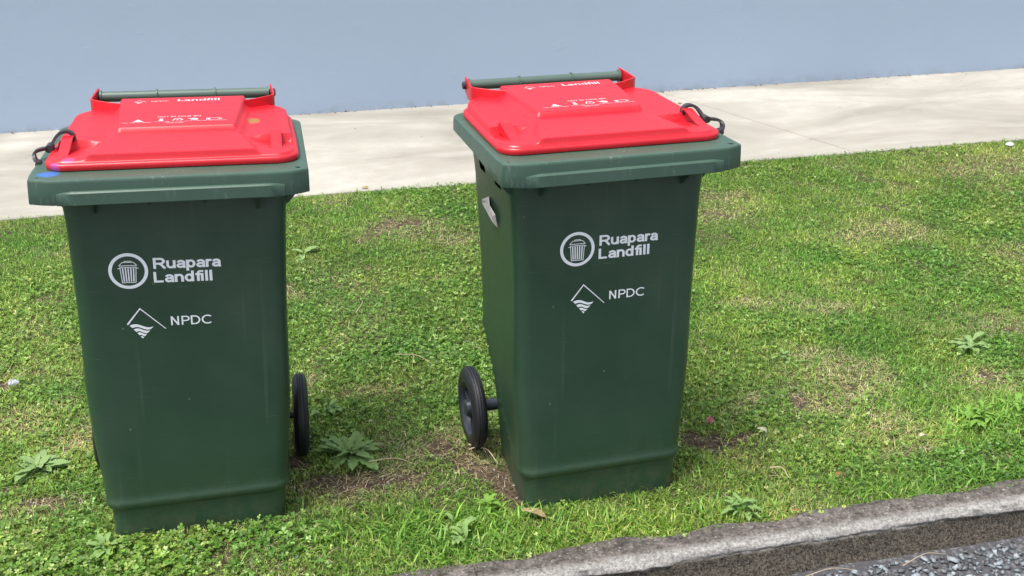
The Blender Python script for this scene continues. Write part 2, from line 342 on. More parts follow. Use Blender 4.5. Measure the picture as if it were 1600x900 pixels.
# wall
bm = bmesh.new(); bmesh.ops.create_cube(bm, size=1); bmesh.ops.scale(bm, vec=(40, .2, 2.15), verts=bm.verts); bmesh.ops.translate(bm, vec=(1, WY+.1, .925), verts=bm.verts)
me = bpy.data.meshes.new('painted_wall'); bm.to_mesh(me); bm.free()
tag(link('painted_wall', me, M_WALL), 'plain pale blue grey painted wall behind the footpath', 'wall')
# small paint blisters and grit on the wall are real bumps
V, T = [], []
def blob(c, r, n=6):
    b = len(V); cx, cy, cz = c
    V.append((cx, cy-r[1], cz))
    for k_ in range(n):
        a = 2*math.pi*k_/n; q = random.uniform(.75, 1.2); V.append((cx+math.cos(a)*r[0]*q, cy+.001, cz+math.sin(a)*r[2]*q))
    for k_ in range(n): T.append((b, b+1+k_, b+1+(k_+1) % n))
for _ in range(80): blob((random.uniform(-2, 5), WY, random.uniform(.02, 1.1)), (random.uniform(.003, .012), .0018, random.uniform(.003, .007)))
o = link('paint_blister', npmesh('paint_blister', np.array(V), np.array(T)), M_WALL, bpy.data.objects['painted_wall']); tag(o, 'small bumps in the wall paint', kind='stuff')

# kerb: segments with joints
kerb = empty('kerb'); tag(kerb, 'worn concrete kerb between the grass and the road', kind='structure')
prof = [(1.83, -.12), (1.815, -.03), (1.800, -.006), (1.792, .0), (1.775, .0012), (1.760, .001), (1.748, .0), (1.738, -.001), (1.731, -.003), (1.726, -.007), (1.7235, -.012),
        (1.7225, -.0165), (1.7250, -.019), (1.7205, -.022), (1.718, -.030), (1.715, -.040), (1.710, -.051), (1.704, -.062), (1.698, -.073), (1.690, -.085), (1.67, -.12)]
P = np.array(prof)
segs = [-9, -5.2, -2.3, -.83, .262, .330, 2.64, 5.4, 9, 15]
for a, b in zip(segs[:-1], segs[1:]):
    n = max(3, int((b-a)/(.010 if a < 2.7 and b > -1 else .15)))
    if b-a < .1: n = 10
    xs_ = np.linspace(a+.0015, b-.0015, n); A = np.zeros((n, len(P), 3))
    for j, (y, z) in enumerate(prof):
        f1 = (fbm(xs_, xs_*0+j*.012+3, 60, 40)-.5); f2 = (fbm(xs_, xs_*0+j*.02, 9, 50)-.5); f3 = (vnoise(xs_, xs_*0+j*.37, 120, 60)-.5)
        amp = .5 if j < 2 else 1
        crk = 1.
        if 11 <= j <= 13: crk = 1
        A[:, j, 0] = xs_
        A[:, j, 1] = y + f1*.007*amp + f3*(.003 if j > 9 else .0005) + (f2*.010 if j > 9 else 0) + (f2*.030 if 2 <= j <= 3 else 0)
        A[:, j, 2] = z + f1*(.0035 if j < 10 else .008) + f2*.004
        if 11 <= j <= 12: A[:, j, 1] -= sm(.45, .55, vnoise(xs_, xs_*0, 3., 77))*.006
    V = A.reshape(-1, 3); mcol = len(P); fs = []
    for i_ in range(n-1):
        for j in range(mcol-1):
            p0 = i_*mcol+j; fs += [(p0, p0+mcol, p0+mcol+1), (p0, p0+mcol+1, p0+1)]
    for e in (0, (n-1)*mcol):
        for j in range(1, mcol-1): fs.append((e, e+j, e+j+1) if e == 0 else (e, e+j+1, e+j))
    me = npmesh('kerb_section', V, np.array(fs)); recalc(me); me.polygons.foreach_set('use_smooth', [True]*len(me.polygons))
    link('kerb_section', me, M_KERB, kerb)

# loose and bedded stone chips on the road
def stones(n, xr, yr, zc, smin, smax, cols, seed):
    rg = np.random.default_rng(seed)
    base = []
    bm = bmesh.new(); bmesh.ops.create_icosphere(bm, subdivisions=1, radius=1); bv = np.array([v.co[:] for v in bm.verts]); bf = np.array([[v.index for v in f.verts] for f in bm.faces]); bm.free()
    keep = bf; nb = len(bv)
    x = rg.uniform(*xr, n); y = rg.uniform(*yr, n); s = smin+(smax-smin)*rg.random(n)**1.7
    VV = np.repeat(bv[None], n, 0)*(.35+1.05*rg.random((n, nb, 1)))
    sc = np.stack([s*rg.uniform(.7, 1.3, n), s*rg.uniform(.5, .9, n), s*rg.uniform(.35, .6, n)], 1)
    VV = VV*sc[:, None]; a = rg.uniform(0, 6.28, n); t = rg.normal(0, .3, n)
    X_, Y_, Z_ = VV[..., 0], VV[..., 1], VV[..., 2]
    X_, Z_ = X_*np.cos(t)[:, None]+Z_*np.sin(t)[:, None], -X_*np.sin(t)[:, None]+Z_*np.cos(t)[:, None]
    Xr = X_*np.cos(a)[:, None]-Y_*np.sin(a)[:, None]; Yr = X_*np.sin(a)[:, None]+Y_*np.cos(a)[:, None]
    z0 = zc(x, y) if callable(zc) else np.full(n, zc)
    W = np.stack([Xr+x[:, None], Yr+y[:, None], Z_+z0[:, None]], -1).reshape(-1, 3)
    Tt = (keep[None]+np.arange(n)[:, None, None]*nb).reshape(-1, 3)
    cc = np.array(cols)[rg.integers(0, len(cols), n)]*rg.uniform(.7, 1.25, (n, 1)); return W, Tt, np.repeat(cc, nb, 0)
A_ = stones(9500, (.3, 2.6), (1.05, 1.680), -.0700, .004, .0125, [(.16, .185, .20), (.22, .25, .27), (.11, .12, .13), (.14, .155, .165), (.28, .31, .33), (.09, .09, .10)], 3)
B_ = stones(2600, (.3, 2.6), (1.10, 1.70), -.072, .002, .005, [(.10, .10, .105), (.05, .05, .055), (.2, .2, .2)], 4)
V = np.concatenate([A_[0], B_[0]]); T = np.concatenate([A_[1], B_[1]+len(A_[0])]); C = np.concatenate([A_[2], B_[2]])
tag(link('road_chips', npmesh('road_chips', V, T, C), M_STONE), 'blue grey stone chips set in the road along the kerb', 'gravel', kind='stuff')

# ---------------- wheelie bins ----------------
H, W, D = .7803, .24, .4386
WB, WT, YFB, YFT, SK = .1742, .1995, .0794, .0757, .0455
LOC = [(-.0975, .577)]
def front_y(z): return YFB+(YFT-YFB)*z/.735
def rrect(hw, y0, y1, rf, rb, nf=10, ns=18, nc=7):
    """closed loop of points, anticlockwise from front-left corner end; fixed count"""
    pts = []
    def arc(cx, cy, r, a0, a1):
        for k_ in range(nc): a = a0+(a1-a0)*k_/nc; pts.append((cx+r*math.cos(a), cy+r*math.sin(a)))
    def seg(x0, y0_, x1, y1_, n):
        for k_ in range(n): t = k_/n; pts.append((x0+(x1-x0)*t, y0_+(y1_-y0_)*t))
    seg(-hw+rf, y0, hw-rf, y0, nf); arc(hw-rf, y0+rf, rf, -math.pi/2, 0); seg(hw, y0+rf, hw, y1-rb, ns); arc(hw-rb, y1-rb, rb, 0, math.pi/2)
    seg(hw-rb, y1, -hw+rb, y1, nf); arc(-hw+rb, y1-rb, rb, math.pi/2, math.pi); seg(-hw, y1-rb, -hw, y0+rf, ns); arc(-hw+rf, y0+rf, rf, math.pi, 1.5*math.pi)
    return np.array(pts)
def loft(rings, closed_top=False, closed_bot=False):
    n = len(rings[0]); V = np.concatenate(rings); f = []
    for r_ in range(len(rings)-1):
        for j in range(n):
            a = r_*n+j; b = r_*n+(j+1) % n; f.append((a, b, b+n, a+n))
    if closed_bot: f.append(tuple(range(n))[::-1])
    if closed_top: f.append(tuple(range((len(rings)-1)*n, len(rings)*n)))
    return V, f
def offset_poly(P_, d):
    """inward offset of a closed anticlockwise polyline"""
    P_ = np.asarray(P_); e = np.roll(P_, -1, 0)-P_; ln = np.linalg.norm(e, axis=1, keepdims=True); e = e/ln
    nin = np.stack([-e[:, 1], e[:, 0]], 1); n1 = np.roll(nin, 1, 0); mm = n1+nin; mm /= np.linalg.norm(mm, axis=1, keepdims=True)
    return P_+mm*(d/np.maximum(.5, (mm*nin).sum(1, keepdims=True)))
def body_inset_line(y):
    return np.interp(y, [.0, .115, .17, .22, .28, .34, .45], [.0665, .0665, .09, .15, .23, .30, .36])
def make_body_mesh(kb=0., rr=0., wl=0.):
    zs = np.concatenate([np.linspace(-.014, .048, 7), np.arange(.052, .088, .0025), np.linspace(.091, .37, 45), np.linspace(.39, .682, 14), [.70, .712, .7235, .735, .745, .760]])
    rings = []
    for z in zs:
        t = z/.735; hw = WB+(WT-WB)*t+.002*(1-t)+.0065*math.exp(-((z-.27)/.15)**2); yb = .352+(.425-.352)*t**1.0
        if z > .66: hw += .004*sm(.66, .74, z)
        P_ = rrect(hw, front_y(z), yb, .030, .035)
        li = body_inset_line(P_[:, 1]); s = 1-sm(li-.004, li+.004, z)
        bulge = .0035*np.exp(-((z-li-.012)/.010)**2)*(z > li)      # rounded lip just above the step
        amt = s*(.0055+.0085*sm(.15, .30, P_[:, 1]))-bulge
        P0 = np.stack([P_[:, 0]*(1-0), P_[:, 1]], 1); c0 = np.array([0, (front_y(z)+yb)/2])
        Q = offset_poly(P_, 0.01); dirn = (Q-P_)/.01
        P_ = P_+dirn*amt[:, None]
        rings.append(np.column_stack([P_, np.full(len(P_), z)]))
    V, f = loft(rings, closed_bot=True)
    n = len(rings[0]); keep = []
    for q in f:
        if len(q) == 4:
            c_ = V[list(q)].mean(0)
            if c_[0] < -.19 and .685 < c_[2] < .735 and (.285 < c_[1] < .335 or .165 < c_[1] < .215): continue
            if c_[0] > .19 and .685 < c_[2] < .735 and (.285 < c_[1] < .335 or .165 < c_[1] < .215): continue
        keep.append(q)
    z0 = V[:, 2].copy(); V[:, 2] += V[:, 0]*(kb*(1-z0/.735)+rr*z0/.735)
    V[:, 0] -= (V[:, 0] < -.1)*wl*np.interp(z0, [.06, .12, .35, .74], [.35, .55, 1, .5])
    me = pymesh('body', V, keep); recalc(me); return sharp(me, 40)

def lid_height(x, y):
    """height of the lid's upper surface above the rim"""
    x = np.asarray(x, float); y = np.asarray(y, float); ax = np.abs(x)
    A = .0160+.0150*sm(.0, .48, y)
    hwc = np.interp(y, [.06, .12, .19, .22, .30, .43], [.150, .140, .118, .122, .128, .130])   # central plateau half width
    pl = (1-sm(hwc-.008, hwc+.010, ax))*sm(.0655, .0690, y)
    A = A+.0105*pl
    hwp = np.interp(y, [.20, .43], [.108, .126])
    pn = (1-sm(hwp-.002, hwp+.005, ax))*sm(.2075, .2135, y)
    A = A+.0092*pn
    # hollows beside the plateau, in front of a sharp step
    side = sm(.122, .180, ax)
    ramp = np.clip((y-.095)/.09, 0, 1)**1.2
    A = A-.0130*side*ramp*(1-sm(.187, .1915, y))
    A = A+.0030*side*sm(.187, .1915, y)*(1-sm(.2, .34, y))
    # shallow drawn lines across the plateau
    A = A+.0006*np.exp(-((y-.150-.1*x*x)/.006)**2)*(ax < .1)-.0005*np.exp(-((y-.31-.5*x*x)/.007)**2)*(ax < .11)
    return A
NF, NS, NC = 104, 96, 16
def make_lid_mesh(rr):
    out = rrect(.2240, .0585, .452, .040, .075, nf=NF, ns=NS, nc=NC); out[:, 0] *= 1-.02*sm(.15, .45, out[:, 1]); n = len(out)
    rings = []
    edge = [(0.0, .0005), (-.0012, .0035), (-.0015, .009), (.0, .0115), (.0022, .0128), (.0062, .0132), (.0072, .0142)]
    for d, z in edge:
        P_ = offset_poly(out, d); rings.append(np.column_stack([P_, np.full(n, H+z)]))
    for d, q in ((.0078, .30), (.0088, .68), (.0102, .92), (.0130, 1.)):
        P_ = offset_poly(out, d); hz = lid_height(P_[:, 0], P_[:, 1]); rings.append(np.column_stack([P_, H+.0142+(hz-.0142)*q]))
    last = offset_poly(out, .0130)
    V, f = loft(rings); base_i = (len(rings)-1)*n
    # interior is a Coons patch between the four sides of the innermost ring
    A_n, B_n, h_ = NF+NC, NS+NC, NC//2; idx = lambda k_: k_ % n
    fr = [idx(-h_+k_) for k_ in range(A_n+1)]; ri = [idx(-h_+A_n+k_) for k_ in range(B_n+1)]; bk = [idx(-h_+A_n+B_n+A_n-k_) for k_ in range(A_n+1)]; le = [idx(-h_-k_) for k_ in range(B_n+1)]
    u = np.linspace(0, 1, A_n+1)[None, :, None]; v = np.linspace(0, 1, B_n+1)[:, None, None]
    Cf, Cb, Cl, Cr = last[fr][None], last[bk][None], last[le][:, None], last[ri][:, None]
    G2 = (1-v)*Cf+v*Cb+(1-u)*Cl+u*Cr-((1-u)*(1-v)*last[fr[0]]+u*(1-v)*last[fr[-1]]+(1-u)*v*last[bk[0]]+u*v*last[bk[-1]])
    gi = np.zeros((B_n+1, A_n+1), int); gi[0] = np.array(fr)+base_i; gi[-1] = np.array(bk)+base_i; gi[:, 0] = np.array(le)+base_i; gi[:, -1] = np.array(ri)+base_i
    inn = G2[1:-1, 1:-1].reshape(-1, 2); gi[1:-1, 1:-1] = (len(V)+np.arange(len(inn))).reshape(B_n-1, A_n-1)
    V = np.vstack([V, np.column_stack([inn, H+lid_height(inn[:, 0], inn[:, 1])])])
    for r_ in range(B_n):
        for c_ in range(A_n): f.append((gi[r_, c_], gi[r_, c_+1], gi[r_+1, c_+1], gi[r_+1, c_]))
    V[:, 2] += rr*V[:, 0]
    # underside skirt so the lid is hollow but thick at its edge
    me = pymesh('shell', V, f); recalc(me); return sharp(me, 50)

def ribbon(path, ws, th, bend=None):
    """band swept along a path of (x,y,z); width ws along y, thickness th in the x-z plane"""
    P_ = np.array(path, float); n = len(P_); t = np.gradient(P_[:, [0, 2]], axis=0); t /= np.linalg.norm(t, axis=1, keepdims=True)
    nr = np.stack([-t[:, 1], t[:, 0]], 1); V = []; f = []
    for i_ in range(n):
        for sy in (-1, 1):
            for sn in (-1, 1):
                V.append((P_[i_, 0]+nr[i_, 0]*sn*th/2, P_[i_, 1]+sy*ws/2, P_[i_, 2]+nr[i_, 1]*sn*th/2))
    for i_ in range(n-1):
        a = i_*4; b = a+4
        for p, q in ((0, 1), (1, 3), (3, 2), (2, 0)): f.append((a+p, a+q, b+q, b+p))
    f += [(0, 1, 3, 2), ((n-1)*4+2, (n-1)*4+3, (n-1)*4+1, (n-1)*4)]
    return V, f
def catmull(P_, k_=5):
    P_ = np.array(P_, float); Q = np.vstack([2*P_[0]-P_[1], P_, 2*P_[-1]-P_[-2]]); out = []
    for i_ in range(1, len(Q)-2):
        for t in np.linspace(0, 1, k_, endpoint=False):
            out.append(.5*((2*Q[i_])+(-Q[i_-1]+Q[i_+1])*t+(2*Q[i_-1]-5*Q[i_]+4*Q[i_+1]-Q[i_+2])*t*t+(-Q[i_-1]+3*Q[i_]-3*Q[i_+1]+Q[i_+2])*t**3))
    out.append(P_[-1]); return np.array(out)
def tube(path, r, n=14, caps=True):
    P_ = np.array(path, float); rr_ = np.broadcast_to(np.asarray(r, float), (len(P_),)); rings = []
    t = np.gradient(P_, axis=0); t /= np.linalg.norm(t, axis=1, keepdims=True)
    ref = np.array([0, 0, 1.]) if abs(t[0][2]) < .8 else np.array([0, 1., 0])
    for p, tt, q in zip(P_, t, rr_):
        u = np.cross(tt, ref); u /= np.linalg.norm(u); v = np.cross(tt, u)
        rings.append([p+q*(math.cos(a)*u+math.sin(a)*v) for a in np.linspace(0, 2*math.pi, n, endpoint=False)])
    return loft([np.array(x) for x in rings], caps, caps)
def joinVF(parts):
    V, f = [], []
    for v, g_ in parts:
        b = len(V); V += [tuple(p) for p in v]; f += [tuple(i_+b for i_ in q) for q in g_]
    return V, f
def boxVF(x0, x1, y0, y1, z0, z1):
    v = [(x, y, z) for x in (x0, x1) for y in (y0, y1) for z in (z0, z1)]
    return v, [(0, 1, 3, 2), (4, 6, 7, 5), (0, 4, 5, 1), (2, 3, 7, 6), (0, 2, 6, 4), (1, 5, 7, 3)]
def prismY(poly, y0, y1):
    """(x,z) polygon extruded in y"""
    n = len(poly); v = [(x, y0, z) for x, z in poly]+[(x, y1, z) for x, z in poly]
    return v, [tuple(range(n)), tuple(range(n, 2*n))[::-1]]+[(i_, (i_+1) % n, n+(i_+1) % n, n+i_) for i_ in range(n)]
def prismX(poly, x0, x1):
    n = len(poly); v = [(x0, y, z) for y, z in poly]+[(x1, y, z) for y, z in poly]
    return v, [tuple(range(n)), tuple(range(n, 2*n))[::-1]]+[(i_, (i_+1) % n, n+(i_+1) % n, n+i_) for i_ in range(n)]
def mk(name, vf, mat, parent, deg=35, rr=0, bevel=0):
    V, f = vf; V = [(x, y, z+rr*x) for x, y, z in V]; me = recalc(pymesh(name, V, f)); sharp(me, deg); o = link(name, me, mat, parent)
    if bevel: md = o.modifiers.new('bevel', 'BEVEL'); md.width = bevel; md.segments = 2; md.limit_method = 'ANGLE'; md.angle_limit = R(40)
    return o
WSX, WSR = .84, .965
def lathe_x(profile, xc, yc, zc, n=56, sx=1, caps=True):
    rings = []
    for (dx, r_) in [(q_[0]*WSX, q_[1]*WSR) for q_ in profile]: rings.append(np.array([(xc+sx*dx, yc+r_*math.cos(a), zc+r_*math.sin(a)) for a in np.linspace(0, 2*math.pi, n, endpoint=False)]))
    return loft(rings, caps, caps)

def text_mesh(s, bold=.0):
    cu = bpy.data.curves.new('t', 'FONT'); cu.body = s; cu.size = 1; cu.offset = bold; cu.resolution_u = 4; cu.fill_mode = 'BOTH'
    o = bpy.data.objects.new('t', cu); COL.objects.link(o); dg = bpy.context.evaluated_depsgraph_get(); dg.update()
    me = bpy.data.meshes.new_from_object(o.evaluated_get(dg)); bpy.data.objects.remove(o); bpy.data.curves.remove(cu)
    v = np.array([p.co[:2] for p in me.vertices]); f = [tuple(p.vertices) for p in me.polygons]; bpy.data.meshes.remove(me); return v, f
_tc = {}
def text_fit(s, x0, x1, zb, cap, bold, shear=0):
    """place text: x range, baseline, cap height"""
    if (s, bold) not in _tc: _tc[(s, bold)] = text_mesh(s, bold)
    v, f = _tc[(s, bold)]; capv, _ = _tc.setdefault(('H', bold), text_mesh('H', bold)); c0 = capv[:, 1].min(); ch = capv[:, 1].max()-c0
    mn, mx = v[:, 0].min(), v[:, 0].max(); out = np.zeros_like(v)
    out[:, 0] = x0+(v[:, 0]-mn)/(mx-mn)*(x1-x0); out[:, 1] = zb+(v[:, 1]-c0)/ch*cap; return out, f
def _arc(cx, cy, rx, ry, a0, a1, n=9): return [(cx+rx*math.cos(R(a0+(a1-a0)*k_/n)), cy+ry*math.sin(R(a0+(a1-a0)*k_/n))) for k_ in range(n+1)]
GLYPH = {
 'L': ([[(.1, 1), (.1, .1), (.64, .1)]], .74),
 'R': ([[(.1, 0), (.1, 1)], [(.1, .9)]+_arc(.47, .68, .24, .22, 90, -90)+[(.1, .46)], [(.40, .46), (.55, .36), (.78, 0)]], .88),
 'u': ([[(.09, .73)]+_arc(.30, .30, .21, .215, 180, 300)+[(.50, .24)], [(.53, 0), (.53, .73)]], .68),
 'a': ([_arc(.29, .46, .20, .185, 165, 90, 5)+_arc(.31, .47, .18, .175, 80, 0, 6)+[(.49, .12), (.54, 0)], [(.49, .41), (.29, .375)]+_arc(.25, .23, .165, .145, 100, 280, 10)+[(.42, .13), (.49, .24)]], .63),
 'p': ([[(.09, -.28), (.09, .73)], _arc(.325, .365, .215, .28, 180, -180, 20)], .69),
 'r': ([[(.09, 0), (.09, .73)], [(.09, .42), (.14, .56), (.24, .635), (.40, .625)]], .42),
 'n': ([[(.09, 0), (.09, .73)], [(.09, .42)]+_arc(.31, .43, .205, .215, 160, 0, 9)+[(.515, 0)]], .67),
 'd': ([[(.52, 0), (.52, 1)], _arc(.295, .365, .215, .28, 0, 360, 20)], .69),
 'f': ([[(.2, 0), (.2, .74)]+_arc(.36, .74, .16, .17, 180, 90, 5)+[(.42, .91)], [(.02, .64), (.40, .64)]], .37),
 'i': ([[(.09, 0), (.09, .73)], [(.09, .84), (.09, 1)]], .29), 'l': ([[(.09, 0), (.09, 1)]], .29),
 'N': ([[(.1, 0), (.1, 1)], [(.1, .97), (.62, .03)], [(.62, 0), (.62, 1)]], .86),
 'P': ([[(.1, 0), (.1, 1)], [(.1, .93)]+_arc(.42, .70, .22, .23, 90, -90)+[(.1, .47)]], .76),
 'D': ([[(.1, 0), (.1, 1)], [(.1, .93)]+_arc(.34, .5, .40, .43, 90, -90, 14)+[(.1, .07)]], .90),
 'C': ([_arc(.50, .5, .42, .44, 48, 312, 18)], .84)}
def stroke_text(s_, x0, x1, zb, cap, wd):
    parts = []; cur = 0.
    for ch in s_:
        gl, adv = GLYPH[ch]
        for st in gl:
            v, f = stroke([(a+cur, b) for a, b in st], wd); parts.append((v, f))
        cur += adv
    mn = min(v[:, 0].min() for v, f in parts); mx = max(v[:, 0].max() for v, f in parts); out = []
    for i_, (v, f) in enumerate(parts):
        out.append((np.column_stack([x0+(v[:, 0]-mn)/(mx-mn)*(x1-x0), zb+v[:, 1]*cap, np.full(len(v), (i_ % 7)*.00004)]), f))
    return join2(out)
def poly2(pts): return np.array(pts, float), [tuple(range(len(pts)))]
def stroke(pts, wd, closed=False):
    P_ = np.array(pts, float); n = len(P_); L, Rr = [], []
    for i_ in range(n):
        a = P_[(i_-1) % n] if (closed or i_ > 0) else P_[i_]; b = P_[(i_+1) % n] if (closed or i_ < n-1) else P_[i_]
        d1 = P_[i_]-a; d2 = b-P_[i_]; d1 = d1/np.linalg.norm(d1) if np.linalg.norm(d1) else d2/np.linalg.norm(d2); d2 = d2/np.linalg.norm(d2) if np.linalg.norm(d2) else d1
        nn = np.array([-(d1+d2)[1], (d1+d2)[0]]); nn /= np.linalg.norm(nn); cs = max(.4, nn@np.array([-d1[1], d1[0]])); h_ = (wd[i_] if hasattr(wd, '__len__') else wd)/2/cs
        L.append(P_[i_]+nn*h_); Rr.append(P_[i_]-nn*h_)
    v = np.array(L+Rr); f = [(i_, (i_+1) % n, n+(i_+1) % n, n+i_) for i_ in range(n if closed else n-1)]; return v, f
def join2(parts):
    V, f, b = [], [], 0
    for v, g_ in parts: V.append(np.asarray(v)); f += [tuple(i_+b for i_ in q) for q in g_]; b += len(v)
    return np.vstack(V), f
# affine used when measuring the printed marks: zoomed photograph -> (x, z) on the bin's front
_src = np.array([(258, 262), (445, 155), (975, 155), (445, 350), (905, 320), (250, 670), (545, 705), (355, 790), (590, 650), (900, 630)], float)
_dst = np.array([(-.0975, .577), (-.051, .603), (.072, .597), (-.055, .552), (.053, .555), (-.107, .471), (-.039, .458), (-.085, .438), (-.027, .472), (.047, .473)])
_M, *_ = np.linalg.lstsq(np.column_stack([np.ones(len(_src)), _src]), _dst, rcond=None)
def aff(pts): p = np.asarray(pts, float); return np.column_stack([np.ones(len(p)), p])@_M
def can_logo(cx, cz):
    s = .00025; parts = []
    q = lambda pts: [(cx+(x)*s*.9, cz-(y)*s) for x, y in pts]
    parts.append(stroke(q([(-26, -72), (-26, -79), (26, -79), (26, -72)]), .0012))
    parts.append(stroke(q([(-70, -44), (-60, -56), (-44, -70), (44, -70), (60, -56), (70, -44)]), .0013, True))
    parts.append(stroke(q([(-64, -30), (-54, 92), (54, 92), (64, -30)]), .0014, True))
    parts.append(stroke(q([(-84, -22), (-66, -22)]), .0014)); parts.append(stroke(q([(66, -22), (84, -22)]), .0014))
    for t in (-44, -22, 0, 22, 44): parts.append(stroke(q([(t, -24), (t*.86, 84)]), .0024))
    return join2(parts)
def ring2(cx, cz, r0, r1, n=72):
    a = np.linspace(0, 2*np.pi, n, endpoint=False); v = np.vstack([np.column_stack([cx+r0*np.cos(a), cz+r0*np.sin(a)]), np.column_stack([cx+r1*np.cos(a), cz+r1*np.sin(a)])])
    return v, [(i_, (i_+1) % n, n+(i_+1) % n, n+i_) for i_ in range(n)]
def wave_bands():
    parts = []
    L0, R0, B0 = np.array((262, 690.)), np.array((448, 688.)), np.array((365, 790.))
    for k_, (a, b) in enumerate([(0.0, .20), (.30, .50), (.58, .76), (.84, 1.0)]):
        up_, dn = [], []
        for t in np.linspace(0, 1, 14):
            for fr, lst in ((a, up_), (b, dn)):
                l_ = L0+(B0-L0)*fr; r_ = R0+(B0-R0)*fr; wv = math.sin(t*math.pi*1.75+.25)*(13*(1-fr*.75))
                yb = l_+(r_-l_)*t; yy_ = yb[1]-wv*(1 if fr < .99 else 0)
                lst.append((yb[0], yy_))
        v = aff(up_+dn); n = 14; parts.append((v, [(i_, i_+1, n+i_+1, n+i_) for i_ in range(n-1)]))
    return join2(parts)
def decal(name, vf2, parent, dx=0, mat=None, label=None):
    v, f = vf2; v = np.asarray(v); ex_ = v[:, 2] if v.shape[1] == 3 else np.zeros(len(v)); V = [(q[0]+dx, front_y(q[1])-.0009-e_, q[1]) for q, e_ in zip(v, ex_)]
    me = pymesh(name, V, f); o = link(name, me, mat or M_PRINT, parent)
    if label: o['label'] = label
    return o
def lid_decal(name, vf2, parent, rr, label=None):
    v, f = vf2; v = np.asarray(v); hz = lid_height(v[:, 0], v[:, 1]); V = [(x, y, H+z+.0007+rr*x) for (x, y), z in zip(v, hz)]
    o = link(name, pymesh(name, V, f), M_PRINTLID, parent)
    if label: o['label'] = label
    return o

def make_bin(name, label, pos, ang, tilt, rr, side, decal_dx, lid_dx, rim_mat, lid_mat, body_mesh):
    root = empty(name); c, s = math.cos(ang), math.sin(ang); tx, ty = tilt
    B = Matrix(((1, 0, tx), (0, 1, ty), (-tx, -ty, 1))); Rz = Matrix(((c, -s, 0), (s, c, 0), (0, 0, 1)))
    M4 = (Rz@B).to_4x4(); M4.translation = Vector((pos[0], pos[1], 0))
    l_, r_, s_ = M4.decompose(); root.location = l_; root.rotation_euler = r_.to_euler()
    tag(root, label, 'wheelie bin', 'red lidded green wheelie bins on the grass')
    body = link('body', body_mesh, M_BODY, root); 
    # --- prints
    decal('roundel', join2([ring2(-.0975, .577, .0295, .0357)]), body, decal_dx); decal('rubbish_can_emblem', can_logo(-.0975, .577), body, decal_dx)
    decal('lettering', stroke_text('Ruapara', -.0520, .0725, .5795, .0218, .185), body, decal_dx)
    decal('lettering', stroke_text('Landfill', -.0530, .0545, .5515, .0218, .185), body, decal_dx)
    decal('lettering', stroke_text('NPDC', -.028, .0475, .4625, .0185, .135), body, decal_dx)
    ch = stroke(aff([(246, 680), (343, 554), (546, 712)]), [.0032, .0022, .0015]); decal('mountain_emblem', ch, body, decal_dx)
    decal('wave_emblem', wave_bands(), body, decal_dx)
    # --- rim
    cx_, cyy = .0367, .0165; rb = .045
    out = [(-W+cx_, 0), (W-cx_, 0)]
    out = []
    def lerp(a, b, n):
        for k_ in range(n): t = k_/n; out.append((a[0]+(b[0]-a[0])*t, a[1]+(b[1]-a[1])*t))
    e = .003
    lerp((-W+cx_+e, 0), (W-cx_-e, 0), 12); lerp((W-cx_+e, e*.5), (W-e, cyy-e*.4), 3); lerp((W, cyy+e), (W, D-rb), 12)
    for k_ in range(8): a = math.pi/2*k_/8; out.append((W-rb+rb*math.cos(a), D-rb+rb*math.sin(a)))
    lerp((W-rb, D), (-W+rb, D), 8)
    for k_ in range(8): a = math.pi/2*(1+k_/8); out.append((-W+rb+rb*math.cos(a), D-rb+rb*math.sin(a)))
    lerp((-W, D-rb), (-W, cyy+e), 12); lerp((-W+e, cyy-e*.4), (-W+cx_-e, e*.5), 3)
    out = np.array(out); lv = [(.075, H-.010), (.075, H-.0012), (.012, H-.0006), (.004, H-.0004), (.0015, H-.0012), (.0003, H-.003), (0, H-.006), (-.0005, H-.022), (-.001, H-SK+.002), (.0, H-SK), (.003, H-SK), (.0036, H-SK+.002), (.006, H-.010), (.075, H-.0101)]
    rings = [np.column_stack([offset_poly(out, d), np.full(len(out), z)]) for d, z in lv]
    V, f = loft(rings); V = V.copy(); dz_ = (H-V[:, 2])/SK; V[:, 2] += (dz_ > .2)*np.clip((dz_-.15)/.85, 0, 1)*np.interp(V[:, 1], [.03, .20, .45], [0, .013, .0175]); V[:, 0] -= (.0065 if side < 0 else 0)*sm(-.17, -.225, V[:, 0]); rim = mk('rim', (V, f), rim_mat, root, 30, rr)
    # ridge across the front skirt
    n = 30; RV, RF = [], []
    for k_ in range(n+1):
        x = -.196+.392*k_/n; t = min(1, min(k_, n-k_)/1.6); pr = .0052*t
        zt = H-.0225-.004*(1-t)
        for (yy_, z_) in ((.003, zt+.0030), (-.0012-pr*.55, zt+.0010), (-.0012-pr, zt-.0016), (-.0012-pr, H-SK+.0010), (-.0008-pr*.8, H-SK-.0006), (.002, H-SK-.0006)): RV.append((x, yy_, z_))
    for k_ in range(n):
        for j in range(5): a = k_*6+j; RF.append((a, a+1, a+7, a+6))
    mk('front_ridge', (RV, RF), rim_mat, rim, 30, rr)
    # gussets under the rim
    gs = []
    for sgn in (-1, 1):
        gs.append(prismY([(sgn*.190, H-SK+.008), (sgn*.234, H-SK+.008), (sgn*.231, H-SK-.006), (sgn*.203, H-SK-.040), (sgn*.190, H-SK-.043)], .100, .105))
        gs.append(prismX([(.004, H-SK+.010), (YFT+.004, H-SK+.010), (YFT+.004, H-SK-.045), (YFT-.006, H-SK-.040)], sgn*.145-.0022, sgn*.145+.0022))
        gs.append(prismX([(.004, H-SK+.010), (YFT+.004, H-SK+.010), (YFT+.004, H-SK-.030), (YFT-.006, H-SK-.026)], sgn*.05-.0018, sgn*.05+.0018))
    for q in gs: mk('gusset', q, M_BODY, body)
    # --- lid
    lid = empty('lid'); lid.parent = root
    shell = link('shell', make_lid_mesh(rr), lid_mat, lid)
